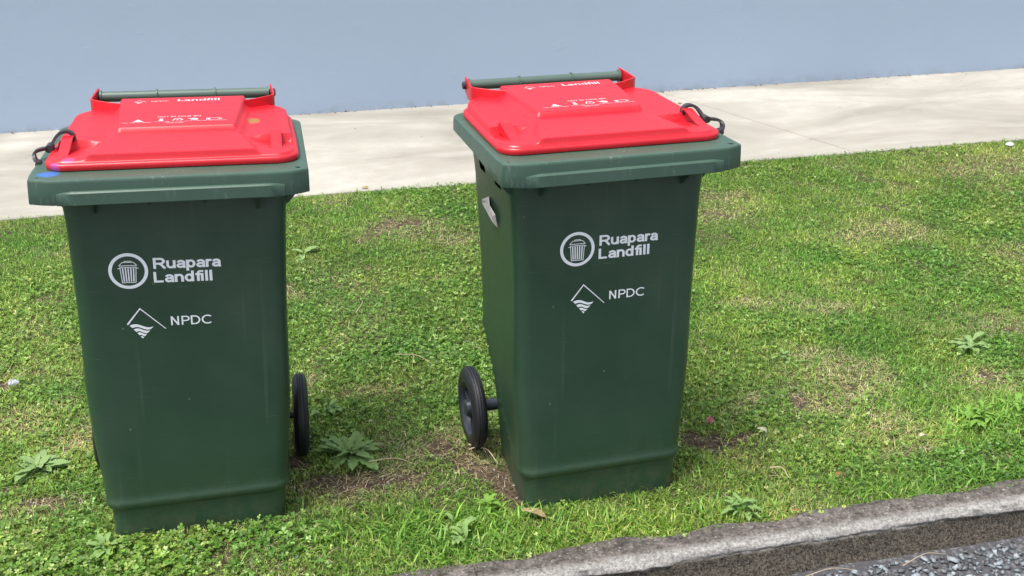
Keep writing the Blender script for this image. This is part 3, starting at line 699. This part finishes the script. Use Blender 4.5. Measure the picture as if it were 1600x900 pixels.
    def lz(x, y): return H+float(lid_height(x, y))
    for sgn in (-1, 1):
        # strap loop: band arching from the front corner to the step behind it
        xc = (sgn*(.200 if side > 0 else .196)) if sgn == side else sgn*.184
        prof_ = catmull([(.090, lz(xc, .095)-.002), (.112, H+.0190), (.140, H+.0245), (.168, H+.0320), (.186, H+.0350), (.196, H+.0310), (.202, H+.018)], 5)
        Vb, Fb = [], []
        pp = np.array(prof_); tn = np.gradient(pp, axis=0); tn /= np.linalg.norm(tn, axis=1, keepdims=True); nr = np.stack([-tn[:, 1], tn[:, 0]], 1)
        for i_ in range(len(pp)):
            for dx in (-.0095, .0095):
                for dn in (0, .0035): Vb.append((xc+dx, pp[i_, 0]-nr[i_, 0]*dn, pp[i_, 1]-nr[i_, 1]*dn))
        for i_ in range(len(pp)-1):
            a = i_*4; b = a+4
            for p, q in ((0, 1), (1, 3), (3, 2), (2, 0)): Fb.append((a+p, a+q, b+q, b+p))
        Fb += [(0, 1, 3, 2), tuple(len(pp)*4-4+t for t in (2, 3, 1, 0))]
        if sgn != side:   # solid web fills the unused loop's outer side
            pw = [(y, z-.001) for y, z in pp]+[(.203, H+.012), (.09, H+.012)]
            jn = joinVF([(Vb, Fb), prismX(pw, xc+sgn*.0085, xc+sgn*.0115)])
        else: jn = (Vb, Fb)
        mk('strap_loop', jn, lid_mat, lid, 40, rr, .0008)
        # hinge arm: wall from the panel out to the corner and back to the pin
        line = [(sgn*.118, .400), (sgn*.128, .408), (sgn*.150, .420), (sgn*.178, .437), (sgn*.186, .446), (sgn*.1865, .460), (sgn*.1835, .490), (sgn*.181, .530)]
        topz = [lz(0, .4)-.001, lz(0, .4)-.002, H+.0480, H+.0500, H+.0505, H+.0505, H+.054, H+.0565]; botz = [H+.020, H+.020, H+.020, H+.020, H+.020, H+.018, H+.012, H+.024]
        L2 = np.array(line); Tn = np.gradient(L2, axis=0); Tn /= np.linalg.norm(Tn, axis=1, keepdims=True); Nn = np.stack([-Tn[:, 1], Tn[:, 0]], 1)*.0018
        Vh, Fh = [], []
        for i_ in range(len(L2)):
            for sg in (-1, 1):
                for z_ in (botz[i_], topz[i_]): Vh.append((L2[i_, 0]+sg*Nn[i_, 0], L2[i_, 1]+sg*Nn[i_, 1], z_))
        for i_ in range(len(L2)-1):
            a = i_*4; b = a+4
            for p, q in ((0, 1), (1, 3), (3, 2), (2, 0)): Fh.append((a+p, a+q, b+q, b+p))
        Fh += [(0, 1, 3, 2), tuple(len(L2)*4-4+t for t in (2, 3, 1, 0))]
        mk('hinge_arm', (Vh, Fh), lid_mat, lid, 40, rr, .0008)
    # lid print
    dx = lid_dx
    tp = [text_fit('Landfill', dx+.000, dx+.085, .400, .019, .02)]; lid_decal('lettering', tp[0], shell, rr)
    lid_decal('lettering', text_fit('NPDC', dx-.052, dx-.018, .400, .009, .0), shell, rr)
    lid_decal('mountain_emblem', join2([stroke([(dx-.086, .400), (dx-.076, .414), (dx-.062, .400)], .0018), poly2([(dx-.084, .398), (dx-.068, .398), (dx-.077, .388)])]), shell, rr)
    lid_decal('lettering', text_fit('NOT IN YOUR BIN', dx-.030, dx+.052, .272, .008, .01), shell, rr)
    def cap(x0, x1, y, hgt=.0030): return join2([poly2([(x0+(x1-x0)*a, y), (x0+(x1-x0)*b, y), (x0+(x1-x0)*b, y+hgt*.55), (x0+(x1-x0)*a, y+hgt*.55)]) for a, b in ((0, .2), (.24, .45), (.49, .62), (.66, 1))])
    flame = join2([poly2([(dx-.074, .245), (dx-.066, .262), (dx-.060, .252), (dx-.056, .245)]), stroke([(dx-.076, .244), (dx-.054, .244)], .002), cap(dx-.094, dx-.040, .237)])
    lid_decal('garden_icon', flame, shell, rr)
    box_ = join2([poly2([(dx-.027, .246), (dx-.018, .246), (dx-.018, .252), (dx-.027, .252)]), poly2([(dx-.026, .254), (dx-.019, .254), (dx-.019, .262), (dx-.026, .262)]), cap(dx-.034, dx-.006, .239)])
    lid_decal('bottle_icon', box_, shell, rr)
    rec = join2([stroke([(dx+.000, .246), (dx+.004, .260), (dx+.012, .262), (dx+.018, .252), (dx+.014, .246)], .003), poly2([(dx+.005, .248), (dx+.012, .248), (dx+.009, .256)]), cap(dx-.014, dx+.024, .234), cap(dx-.010, dx+.020, .228)])
    lid_decal('recycling_icon', rec, shell, rr)
    thr = join2([poly2([(dx+.030, .256), (dx+.040, .262), (dx+.048, .256), (dx+.046, .246), (dx+.036, .248)]), stroke([(dx+.028, .262), (dx+.036, .252)], .002), cap(dx+.024, dx+.054, .239)])
    lid_decal('food_icon', thr, shell, rr)
    bat = join2([stroke([(dx+.064, .246), (dx+.088, .246), (dx+.088, .258), (dx+.064, .258)], .0016, True), poly2([(dx+.089, .249), (dx+.093, .249), (dx+.093, .255), (dx+.089, .255)]), poly2([(dx+.066, .248), (dx+.071, .248), (dx+.071, .256), (dx+.066, .256)]), cap(dx+.056, dx+.102, .239)])
    lid_decal('battery_icon', bat, shell, rr)
    # --- handle and hinge
    hd = empty('handle'); hd.parent = root
    hy, hh, hw = .5174, .8202, .1755
    V, f = tube([(x, hy, hh) for x in np.linspace(-hw, hw, 6)], .0112, 20); mk('grip_tube', (V, f), M_TUBE, hd, 50, rr)
    for x in (-hw, -.060, .062, hw):
        mk('collar', joinVF([tube([(x-.0018, hy, hh), (x+.0018, hy, hh)], .0142, 20), prismX([(.437, H-.02), (.437, H-.004), (hy-.004, hh-.008), (hy+.004, hh-.012), (hy-.004, hh-.024)], x-.0016, x+.0016)]), M_TUBE, hd, 40, rr)
    for sgn in (-1, 1): mk('hinge_pin', tube([(sgn*.170, hy, hh), (sgn*.184, hy, hh), (sgn*.190, hy, hh), (sgn*.1915, hy, hh)], [.005, .0088, .0086, .006], 16), M_STRAP, hd, 50, rr)
    # --- rubber latch strap
    ex = 0.0; sxo, szo = (.006, -.002) if side > 0 else (0., 0.)
    pth = [(.190, .197, .8045), (.187, .196, .811), (.191, .195, .8195), (.199, .194, .8235), (.210, .192, .8215), (.2185, .188, .814), (.2235, .183, .806), (.2275, .176, .7995), (.2320, .168, .7990), (.244, .155, .8000), (.2535, .146, .7985), (.2570, .140, .7930), (.2530, .134, .7865), (.2455, .128, .7835), (.2435, .124, .7785)]
    cp = catmull([(side*(x+sxo-max(0, x-.235)*.28), y, z-.0015+szo) for x, y, z in pth], 5)
    V, f = ribbon(cp, .0145, .0055); mk('latch_strap', (V, f), M_STRAP, root, 50, rr, .0008)
    mk('latch_knuckle', tube([(side*(.2285+sxo), .162, .7965+szo), (side*(.2285+sxo), .188, .7970+szo)], .0072, 14), M_STRAP, root, 50, rr)
    mk('latch_hook', tube([(side*(.2415+sxo*.6), .116, .7795+szo*.4), (side*(.2415+sxo*.6), .134, .7795+szo*.4)], .0052, 12), M_STRAP, root, 50, rr)
    # --- wheels and axle
    yw, zw = .3747, .0975
    mk('axle', tube([(-.214, yw, zw), (.214, yw, zw)], .0085, 16), M_HUB, root, 50)
    for sgn in (-1, 1):
        ax = sgn*.2035
        mk('axle_sleeve', tube([(sgn*.150, yw, zw), (sgn*.192, yw, zw)], .0135, 18), M_HUB, root, 50)
        wh = empty('wheel'); wh.parent = root
        tp_ = [(.0005, .070), (.0, .078), (.002, .088), (.006, .0945), (.0105, .0985), (.0128, .0993), (.0134, .0975), (.0150, .0975), (.0156, .1000), (.0190, .1004), (.0196, .0982), (.0212, .0982), (.0218, .1004), (.0255, .1000), (.0261, .0975), (.0277, .0975), (.0283, .0993), (.0310, .0982), (.0350, .0945), (.0390, .087), (.0405, .078), (.0400, .070)]
        V, f = lathe_x(tp_+[tp_[0]], ax-sgn*.004, yw, zw, 64, sgn, False); mk('tyre', (V, f), M_RUBBER, wh, 45)
        hp = [(.0392, .0700), (.0396, .0690), (.0396, .0665), (.0370, .0635), (.0140, .0570), (.0110, .0300), (.0150, .0230), (.0400, .0200), (.0425, .0170), (.0425, .004)]
        V, f = lathe_x([(.0005, .0690)]+hp, ax-sgn*.004, yw, zw, 56, sgn); mk('hub', (V, f), M_HUB, wh, 40)
        for k_ in range(6):
            a = math.pi/3*k_+.3; u = np.array([0, math.cos(a), math.sin(a)]); v_ = np.array([0, -math.sin(a), math.cos(a)]); o0 = np.array([ax-sgn*.004, yw, zw])
            vv = [tuple(o0+np.array([sgn*dx_, 0, 0])+u*r_+v_*t_) for dx_, r_ in ((.010, .018), (.024, .018), (.024, .058), (.010, .058)) for t_ in (-.002, .002)]
            mk('spoke', (vv, [(0, 2, 3, 1), (2, 4, 5, 3), (4, 6, 7, 5), (6, 0, 1, 7), (0, 6, 4, 2), (1, 3, 5, 7)]), M_HUB, wh)
    return root
BINS = [dict(name='wheelie_bin', label='green wheelie bin on the left, brown stain and blue smudges on its red lid', pos=(-.1971, 1.9647), ang=-.0183, tilt=(.049, .0301), rr=.02, side=-1, decal_dx=0, lid_dx=-.010, rim_mat=M_RIM_L, lid_mat=M_LID_L, body_mesh=make_body_mesh(.058, .02, .0095)),
        dict(name='wheelie_bin', label='green wheelie bin on the right with folded paper on its side, red lid unstained', pos=(.654, 1.881), ang=.0426, tilt=(.0085, .0232), rr=.0007, side=1, decal_dx=.0285, lid_dx=.004, rim_mat=M_RIM_P, lid_mat=M_LID_P, body_mesh=make_body_mesh())]
roots = [make_bin(**b) for b in BINS]
bpy.context.view_layer.update()

# folded paper stuck to the right bin's side
M4 = roots[1].matrix_world.copy()
def sx(z): return -(WB+(WT-WB)*z/.735)
pts = [(.322, .6085, .003), (.316, .619, .005), (.262, .641, .003), (.198, .622, .007), (.200, .594, .003), (.244, .606, .007), (.262, .630, .004), (.212, .602, .009), (.232, .632, .010), (.206, .617, .010)]
V = [M4@Vector((sx(z)-o_, y, z)) for y, z, o_ in pts]; cen = sum(V, Vector())/len(V)
F_ = [(1, 2, 6), (0, 1, 6), (2, 8, 6), (8, 3, 9), (8, 9, 6), (6, 9, 7), (9, 3, 4), (9, 4, 7), (0, 6, 7), (0, 7, 5), (5, 7, 4)]
me = pymesh('paper', [v-cen for v in V], F_); o = link('paper_scrap', me, M_PAPER); o.location = cen
md = o.modifiers.new('thick', 'SOLIDIFY'); md.thickness = .0012
tag(o, 'crumpled grey white folded paper stuck flat on the side of the right bin', 'paper')

# ---------------- vegetation ----------------
def scatter(dens, seed, xr=(-1.6, 3.9), yr=(KY-.012, GY+.006), far=.35):
    rg = np.random.default_rng(seed); area = (xr[1]-xr[0])*(yr[1]-yr[0]); n = int(dens*area); x = rg.uniform(*xr, n); y = rg.uniform(*yr, n)
    # thin out with distance and outside the photographed strip
    keep = far+(1-far)*(1-sm(2.2, 3.6, y)); inner = (x > -.72-(y-1.8)*.2) & (x < 1.75+(y-1.8)*.75)
    keep = np.where(inner, keep, keep*.45); k_ = rg.random(n) < keep; x, y = x[k_], y[k_]
    k_ = ~in_bins(x, y); return x[k_], y[k_], rg
def palette(rg, n, cols, w_, jit=.18):
    c = np.array(cols)[rg.choice(len(cols), n, p=np.array(w_)/sum(w_))]; return c*(1+rg.normal(0, jit, (n, 1))).clip(.55, 1.6)*(1+rg.normal(0, .06, (n, 3)))
def grass(x, y, L_, Wd, lean, rg, col, seg=2, tipw=.0):
    n = len(x); h = rg.uniform(0, 2*np.pi, n); d = np.stack([np.cos(h), np.sin(h)], 1); p = np.stack([-d[:, 1], d[:, 0]], 1); z0 = ground_z(x, y)-.001
    V = np.zeros((n, 2*seg+1, 3)); cth = np.cumsum(np.ones((n, seg+1)), 1)-1
    pos = np.stack([x, y], 1); z = z0.copy(); ang = lean.copy(); curl = rg.uniform(.1, .9, n)
    for s_ in range(seg+1):
        wd = Wd*(1-(s_/(seg))**1.6*.95)*(.75 if s_ == 0 else 1)
        if s_ < seg:
            V[:, 2*s_, :2] = pos-p*wd[:, None]/2; V[:, 2*s_+1, :2] = pos+p*wd[:, None]/2; V[:, 2*s_, 2] = z; V[:, 2*s_+1, 2] = z
            step = L_/seg; pos = pos+d*(np.sin(ang)*step)[:, None]; z = np.maximum(z+np.cos(ang)*step, ground_z(pos[:, 0], pos[:, 1])+.0015*(s_+1)); ang = np.minimum(ang+curl, 1.75)
        else: V[:, 2*seg, :2] = pos; V[:, 2*seg, 2] = z
    t = []
    for s_ in range(seg-1): a = 2*s_; t += [(a, a+1, a+3), (a, a+3, a+2)]
    t.append((2*seg-2, 2*seg-1, 2*seg)); nb = 2*seg+1
    T = (np.array(t)[None]+np.arange(n)[:, None, None]*nb).reshape(-1, 3); return V.reshape(-1, 3), T, np.repeat(col, nb, 0)
G_ = [(.115, .215, .028), (.18, .305, .043), (.26, .38, .065), (.44, .52, .16), (.06, .135, .022)]
parts = []
x, y, rg = scatter(105000, 101, far=.60); clump = sm(.30, .55, fbm(x, y, 42, 141, 2)); k_ = rg.random(len(x)) < .45+.55*clump; x, y = x[k_], y[k_]; bare, dry, lush, clov, edge = fields(x, y)
k_ = rg.random(len(x)) < (1-bare)*(1-.45*dry)*(1-.35*clov*(1-edge)); x, y, bare, dry, lush, edge = [a[k_] for a in (x, y, bare, dry, lush, edge)]; n = len(x)
L_ = rg.uniform(.009, .024, n)*(1+.35*lush+.25*edge)*(1-.3*dry); Wd = rg.uniform(.0013, .0029, n)*(1+.5*lush); lean = np.abs(rg.normal(.75, .45, n))
col = palette(rg, n, G_, [3, 4, 3.2, 1.6, 2]); col = col*(1-.55*dry[:, None]*(rg.random((n, 1)) < .6))+np.array([.52, .45, .22])*.6*(dry[:, None]*(rg.random((n, 1)) < .6))
pf = fbm(x, y, 5.5, 171, 3)[:, None]; pg = fbm(x, y, 2.1, 181, 3)[:, None]; col = col*(1+(pf-.5)*np.array([1.3, .6, 1.0]))*np.array([1.08, 1.12, 1.12])*(1+(pg-.5)*.7)
parts.append(grass(x, y, L_, Wd, lean, rg, col))
# longer broader blades
x, y, rg = scatter(8000, 102, far=.6); bare, dry, lush, clov, edge = fields(x, y); near = 1-sm(KY, KY+.06, y)
k_ = rg.random(len(x)) < (1-bare)*np.clip(.13+.95*lush+.5*edge, 0, 1)*(1-.5*near); x, y, lush, dry, near = x[k_], y[k_], lush[k_], dry[k_], near[k_]; n = len(x)
L_ = rg.uniform(.024, .042, n)*(1+.55*lush)*(1-.35*near); Wd = rg.uniform(.0022, .0042, n)*(1+.4*lush); lean = np.abs(rg.normal(.6, .35, n))
parts.append(grass(x, y, L_, Wd, lean, rg, palette(rg, n, [(.11, .26, .03), (.17, .34, .045), (.24, .42, .07), (.30, .42, .10)], [2, 3, 2, 1]), 4))
def emit(name, parts, mat, label, cat):
    V, T, C, b = [], [], [], 0
    for v, t, c in parts: V.append(v); T.append(t+b); C.append(c); b += len(v)
    o = link(name, npmesh(name, np.vstack(V), np.vstack(T), np.vstack(C)), mat); tag(o, label, cat, kind='stuff'); return o
emit('lawn_grass', parts, M_GRASS, 'short patchy green grass of the roadside strip', 'grass')
# clover and small round weeds
def clover(x, y, hgt, size, rg, col, k3=3):
    n = len(x); a0 = rg.uniform(0, 6.28, n); tilt = rg.normal(0, .30, (n, 2)); z0 = ground_z(x, y)+hgt; V = np.zeros((n, k3, 6, 3))
    shp = np.array([(0, 0, 0), (.55, -.42, .10), (1.0, -.30, .04), (.88, 0, -.04), (1.0, .30, .04), (.55, .42, .10)])
    for q in range(k3):
        a = a0+q*2*np.pi/k3+rg.normal(0, .15, n); ca, sa = np.cos(a)[:, None], np.sin(a)[:, None]; s_ = (size*rg.uniform(.8, 1.15, n))[:, None]; cup = rg.uniform(-.1, .55, n)[:, None]
        lx, ly, lz_ = shp[:, 0][None]*s_, shp[:, 1][None]*s_*1.15, shp[:, 2][None]*s_+shp[:, 0][None]*s_*cup
        X_ = x[:, None]+lx*ca-ly*sa; Y_ = y[:, None]+lx*sa+ly*ca; V[:, q, :, 0] = X_; V[:, q, :, 1] = Y_
        V[:, q, :, 2] = z0[:, None]+lz_+(X_-x[:, None])*tilt[:, :1]+(Y_-y[:, None])*tilt[:, 1:]
    t = np.array([(0, 1, 2), (0, 2, 3), (0, 3, 4), (0, 4, 5)]); T = (t[None]+np.arange(n*k3)[:, None, None]*6).reshape(-1, 3)
    return V.reshape(-1, 3), T, np.repeat(col, 6*k3, 0)*np.random.default_rng(5).uniform(.85, 1.15, (n*k3, 1)).repeat(6, 0)
parts = []
x, y, rg = scatter(30000, 103, far=.5); bare, dry, lush, clov, edge = fields(x, y)
k_ = rg.random(len(x)) < (1-bare)*(1-.75*dry)*np.clip(.07+.62*clov, 0, 1)*(1-.6*lush*(x > .0)); x, y, clov, lush = x[k_], y[k_], clov[k_], lush[k_]; n = len(x)
frontc = fld(x, y, [(-.214, 1.97, .25, .07), (-.05, 1.95, .14, .06), (-.5, 1.98, .3, .08)])
pf = fbm(x, y, 5.5, 171, 3)[:, None]
parts.append(clover(x, y, rg.uniform(.004, .015, n)*(1+.7*frontc), rg.uniform(.0036, .0068, n)*(1+.45*frontc), rg, palette(rg, n, [(.10, .21, .033), (.16, .29, .047), (.24, .37, .075), (.38, .49, .17)], [3, 4, 2.2, .8])*(1+(pf-.5)*np.array([1.1, .5, .9]))))
emit('clover_patches', parts, M_CLOVER, 'clover leaves spread through the grass strip', 'clover')
# dry straws
parts = []
x, y, rg = scatter(22000, 104, far=.6); bare, dry, lush, clov, edge = fields(x, y); k_ = rg.random(len(x)) < np.clip(.06+.85*dry**1.1+.10*bare+.5*(1-sm(KY, KY+.025, y)), 0, 1)*(1-.55*bare); x, y = x[k_], y[k_]; n = len(x)
parts.append(grass(x, y, rg.uniform(.012, .036, n), rg.uniform(.0009, .002, n), rg.uniform(1.0, 1.5, n), rg, palette(rg, n, [(.50, .42, .24), (.66, .58, .38), (.36, .27, .16), (.46, .46, .19)], [3, 2, 2, 2])))
emit('dry_straw', parts, M_STRAW, 'pale dry stalks lying among the grass', 'dry grass')
# soil crumbs on the bare patches
cr = []
for i_, (cx, cy, rx, ry) in enumerate(SOIL): cr.append(stones(int(90+9000*rx*ry), (cx-rx*1.3, cx+rx*1.3), (cy-ry*1.3, cy+ry*1.3), lambda a, b: ground_z(a, b)+.001, .0012, .0048, [(.10, .07, .045), (.14, .10, .07), (.06, .045, .03), (.34, .30, .25)], 500+i_))
emit('soil_crumbs', cr, M_STONE, 'crumbs of brown soil on the bare patches', 'soil')
# thin line of dirt where path and wall meet
cr = [stones(420, (-1.6, 5), (WY-.022, WY-.001), .002, .0015, .006, [(.08, .06, .05), (.2, .17, .13), (.14, .12, .09)], 600), stones(150, (-1.4, 4.5), (GY+.02, WY-.03), .001, .0012, .004, [(.12, .09, .07), (.3, .26, .2)], 601)]
emit('path_grit', cr, M_STONE, 'dark grit along the foot of the wall and on the footpath', 'grit')

# individual weeds with their leaves
def leaf_mesh(L_, Wd, lobes=0, rise=.5, droop=.9, seed=0, seg=9):
    rg = np.random.default_rng(seed); V, f = [], []; x, z, ang = 0., 0., rise
    for i_ in range(seg+1):
        t = i_/seg; prof_ = (math.sin(math.pi*min(1, t*.93+.07)**1.25)**.75)*Wd/2+Wd*.06
        if lobes: prof_ *= (1.0 if i_ % 2 else .52)+rg.uniform(-.12, .12)
        if i_ == seg: prof_ = Wd*.04
        sweep = (-.25*Wd if (lobes and i_ % 2) else 0); wv = rg.uniform(-.07, .07)*Wd
        V += [(x+sweep, -prof_, z+prof_*.30+wv), (x, 0, z), (x+sweep, prof_, z+prof_*.30-wv)]
        st_ = L_/seg; x += math.cos(ang)*st_; z += math.sin(ang)*st_; ang -= droop/seg*1.6
    for i_ in range(seg): a = i_*3; f += [(a, a+3, a+4, a+1), (a+1, a+4, a+5, a+2)]
    return pymesh('leaf', V, f, True)
def weed(name, x, y, n, L_, Wd, lobes, mat, label, rise=(.15, .6), droop=.7, cat='weed', spread=6.283, a0=0., group=None, rad=0.):
    root = empty(name, (x, y, float(ground_z(x, y))+.004), random.uniform(0, 6)); meshes = [leaf_mesh(1, Wd/L_, lobes, random.uniform(*rise), droop, 900+i_) for i_ in range(4)]
    for me in meshes: me.materials.append(mat)
    for i_ in range(n):
        o = bpy.data.objects.new('leaf', meshes[i_ % 4]); COL.objects.link(o); o.parent = root; k_ = L_*random.uniform(.6, 1.15)*(1-.45*(i_/n)*.8)
        a = a0+spread*(i_*.382 % 1)+random.uniform(-.15, .15); o.rotation_euler = (random.uniform(-.15, .15), -.5*(i_/n)*1.1+random.uniform(-.1, .1), a); o.scale = (k_, k_*random.uniform(.85, 1.15), k_); o.location = (math.cos(a)*.004+random.gauss(0, rad), math.sin(a)*.004+random.gauss(0, rad*.6), .003+.008*i_/n)
    tag(root, label, cat, group); return root
weed('lobed_weed', .138, 2.262, 46, .092, .027, 1, M_WEED, 'large flat rosette of jagged green leaves on bare soil between the two bins', (.0, .22), .35, rad=.008)
weed('broadleaf_weed', -.565, 2.386, 26, .070, .022, 0, M_WEEDP, 'pale green flat rosette in the lawn left of the left bin', (.0, .18), .3, rad=.012)
weed('thistle_weed', .925, 1.835, 26, .055, .015, 1, M_WEED, 'spiky weed at the kerb edge in front of the right bin', (.3, .9), .9, rad=.012)
weed('broadleaf_weed', 1.858, 2.412, 20, .060, .020, 0, M_WEEDP, 'pale rosette weed in the dry patch at the far right of the lawn', (.05, .3), .5, rad=.016)
weed('broadleaf_weed', .100, 2.485, 18, .036, .013, 0, M_WEED, 'small leafy weed just beyond the left bin wheel', (.3, .8), .9, rad=.012)
weed('leafy_weed', 1.64, 2.06, 44, .046, .011, 0, M_WEEDL, 'bright leafy weed clump near the kerb at the right edge', (.3, 1.0), .9, rad=.030)
weed('leafy_weed', 1.78, 2.05, 40, .046, .011, 0, M_WEEDL, 'rightmost bright weed clump cut by the edge of the view', (.3, 1.0), .9, rad=.028)
weed('plantain', .108, 3.574, 3, .075, .026, 0, M_WEEDP, 'two broad pale leaves low in the lawn right of the left bin body', (.05, .3), .5)
weed('plantain', -.385, 2.015, 8, .052, .020, 0, M_WEED, 'broad leafed plantain at the front left foot of the left bin', (.6, 1.0), .9)
weed('dock_weed', .325, 1.885, 16, .055, .014, 0, M_WEED, 'upright long leafed weed in the lush grass between the bins near the kerb', (.6, 1.3), 1.1, rad=.022)
weed('dock_weed', .40, 1.985, 9, .036, .011, 0, M_WEEDL, 'small upright weed beside the bare soil at the right bin corner', (.9, 1.3), 1.1)
weed('lobed_weed', -.39, 2.78, 14, .034, .013, 1, M_WEED, 'small jagged weed in the lawn behind the left bin', (.2, .5), .6)
weed('lobed_weed', 1.33, 2.47, 16, .032, .012, 1, M_WEED, 'small jagged weed beside the dry patch right of the right bin', (.1, .6), .6, rad=.016)
0 and weed('plantain', 1.30, 2.12, 8, .050, .016, 0, M_WEED, 'narrow leafed plantain in clover between the dead leaf and the dry patch', (.3, .8), .8)
0 and weed('plantain', 2.05, 3.05, 9, .075, .022, 0, M_WEEDP, 'pale plantain in the far right part of the lawn', (.2, .5), .7)
0 and weed('plantain', .55, 3.20, 8, .065, .018, 0, M_WEED, 'low spreading plantain in the middle of the lawn between the bins', (.15, .4), .6)
0 and weed('lobed_weed', 2.45, 3.35, 9, .070, .022, 1, M_WEEDP, 'pale jagged weed near the footpath on the right', (.2, .5), .6)

# small single things
def small_leaf(name, x, y, L_, Wd, mat, label, rz, z=.012, curl=1.0):
    me = leaf_mesh(L_, Wd, 0, .25, curl, int(x*1000) % 97, 8); me.materials.append(mat); o = bpy.data.objects.new(name, me); COL.objects.link(o)
    o.location = (x, y, z); o.rotation_euler = (random.uniform(-.4, .4), random.uniform(-.2, .2), rz); tag(o, label, 'leaf'); return o
small_leaf('dead_leaf', .462, 1.930, .058, .020, M_DEAD, 'curled tan leaf in the grass at the front left foot of the right bin', -.35, .010, .5)
small_leaf('dead_leaf', 1.08, 2.112, .050, .011, M_DEADP, 'pale curled dead leaf lying on grass right of the right bin', -.3, .018, 1.7)
small_leaf('dead_leaf', 1.165, 1.888, .024, .011, M_DEADO, 'orange brown dead leaf in the grass near the kerb', .2, .016)
small_leaf('dead_leaf', 1.02, 1.797, .024, .009, M_DEADO, 'rusty leaf fragment lying at the grass edge on the kerb', .1, .006)
small_leaf('dead_leaf', 1.435, 1.99, .030, .013, M_DEADP, 'small straw coloured leaf in the dry grass at right', .5, .016)
small_leaf('dead_leaf', .370, 4.212, .045, .018, M_DEAD, 'brown leaf on the footpath edge between the two bins', .1, .003)
small_leaf('dead_leaf', .19, 2.37, .018, .012, M_DEADP, 'cream leaf scrap in the grass above the rosette weed', .3, .016)
small_leaf('dead_leaf', .09, 2.547, .016, .010, M_DEADP, 'tiny cream leaf scrap in the grass beside the left bin wheel', .9, .016)
def pebble(name, x, y, r, mat, label, z=.008, cat='stone'):
    bm = bmesh.new(); bmesh.ops.create_icosphere(bm, subdivisions=2, radius=1)
    for v in bm.verts: v.co = Vector((v.co.x*r, v.co.y*r*.8, v.co.z*r*.55))*random.uniform(.86, 1.12)
    me = bpy.data.meshes.new(name); bm.to_mesh(me); bm.free(); o = link(name, me, mat); o.location = (x, y, z); tag(o, label, cat); return o
pebble('white_stone', -.683, 2.795, .014, M_PEB, 'pale grey stone in the grass at the left edge', .014)
pebble('white_stone', 3.147, 4.069, .020, M_PEB, 'white scrap of stone in the grass near the footpath at far right', .018)
pebble('dark_pebble', 2.061, 5.173, .010, M_TWIG, 'small brown lump on the footpath just past the right bin lid', .006)
# red clover flower: head of petals on a stem
fl = empty('clover_flower', (.988, 2.180, float(ground_z(.988, 2.18))))
mk('stem', tube([(0, 0, 0), (.002, 0, .012), (.001, 0, .022)], .0009, 6), M_WEED, fl)
pv = []
for i_ in range(40):
    ph = math.acos(1-1.7*(i_+.5)/40); th = i_*2.4; d = np.array([math.sin(ph)*math.cos(th), math.sin(ph)*math.sin(th), math.cos(ph)]); u = np.cross(d, [0, 0, 1.01]); u = u/np.linalg.norm(u); c0 = np.array([.001, 0, .028])
    pv.append(([c0+d*.003-u*.001, c0+d*.003+u*.001, c0+d*.0092+u*.0008, c0+d*.0092-u*.0008], [(0, 1, 2, 3)]))
mk('flower_head', joinVF(pv), M_PINK, fl); tag(fl, 'pink clover flower in the lawn beside the right bin', 'flower')
# straws / twigs lying loose
def twig(x0, y0, x1, y1, r, label, z=.02, bend=.01):
    cx, cy = (x0+x1)/2, (y0+y1)/2; p = [(x0-cx, y0-cy, 0), (bend, bend, .006), (x1-cx, y1-cy, .002)]
    o = mk('twig', tube(catmull(p, 5), [r*(1-.06*i_) for i_ in range(11)], 6), M_TWIG, None); o.location = (cx, cy, z); tag(o, label, 'twig'); return o
twig(.405, 2.215, .452, 2.115, .0022, 'pale dry root lying over bare soil beside the right bin', .012)
twig(.40, 2.19, .435, 2.165, .0016, 'short root crossing the longer one beside the right bin', .014)
twig(1.035, 1.945, 1.055, 1.895, .0018, 'pale twig in the grass between the right bin and the kerb')
twig(.225, 3.00, .25, 3.075, .0013, 'thin straw lying in the lawn between the bins', .022)
twig(.30, 2.70, .385, 2.62, .0011, 'long pale straw in the lawn between the two wheels', .022)
twig(.17, 2.20, .27, 2.16, .0012, 'dry stalk across the bare soil right of the rosette weed', .010)
twig(-.70, 2.77, -.62, 2.88, .0012, 'thin stalk beside the pale stone at the left edge', .022)
twig(.98, 1.668, 1.10, 1.662, .0009, 'curved dry stalk lying on the road chips under the kerb', -.062, .010)
twig(1.20, 1.655, 1.30, 1.668, .0009, 'second dry stalk on the road chips, right of the first', -.062, .012)
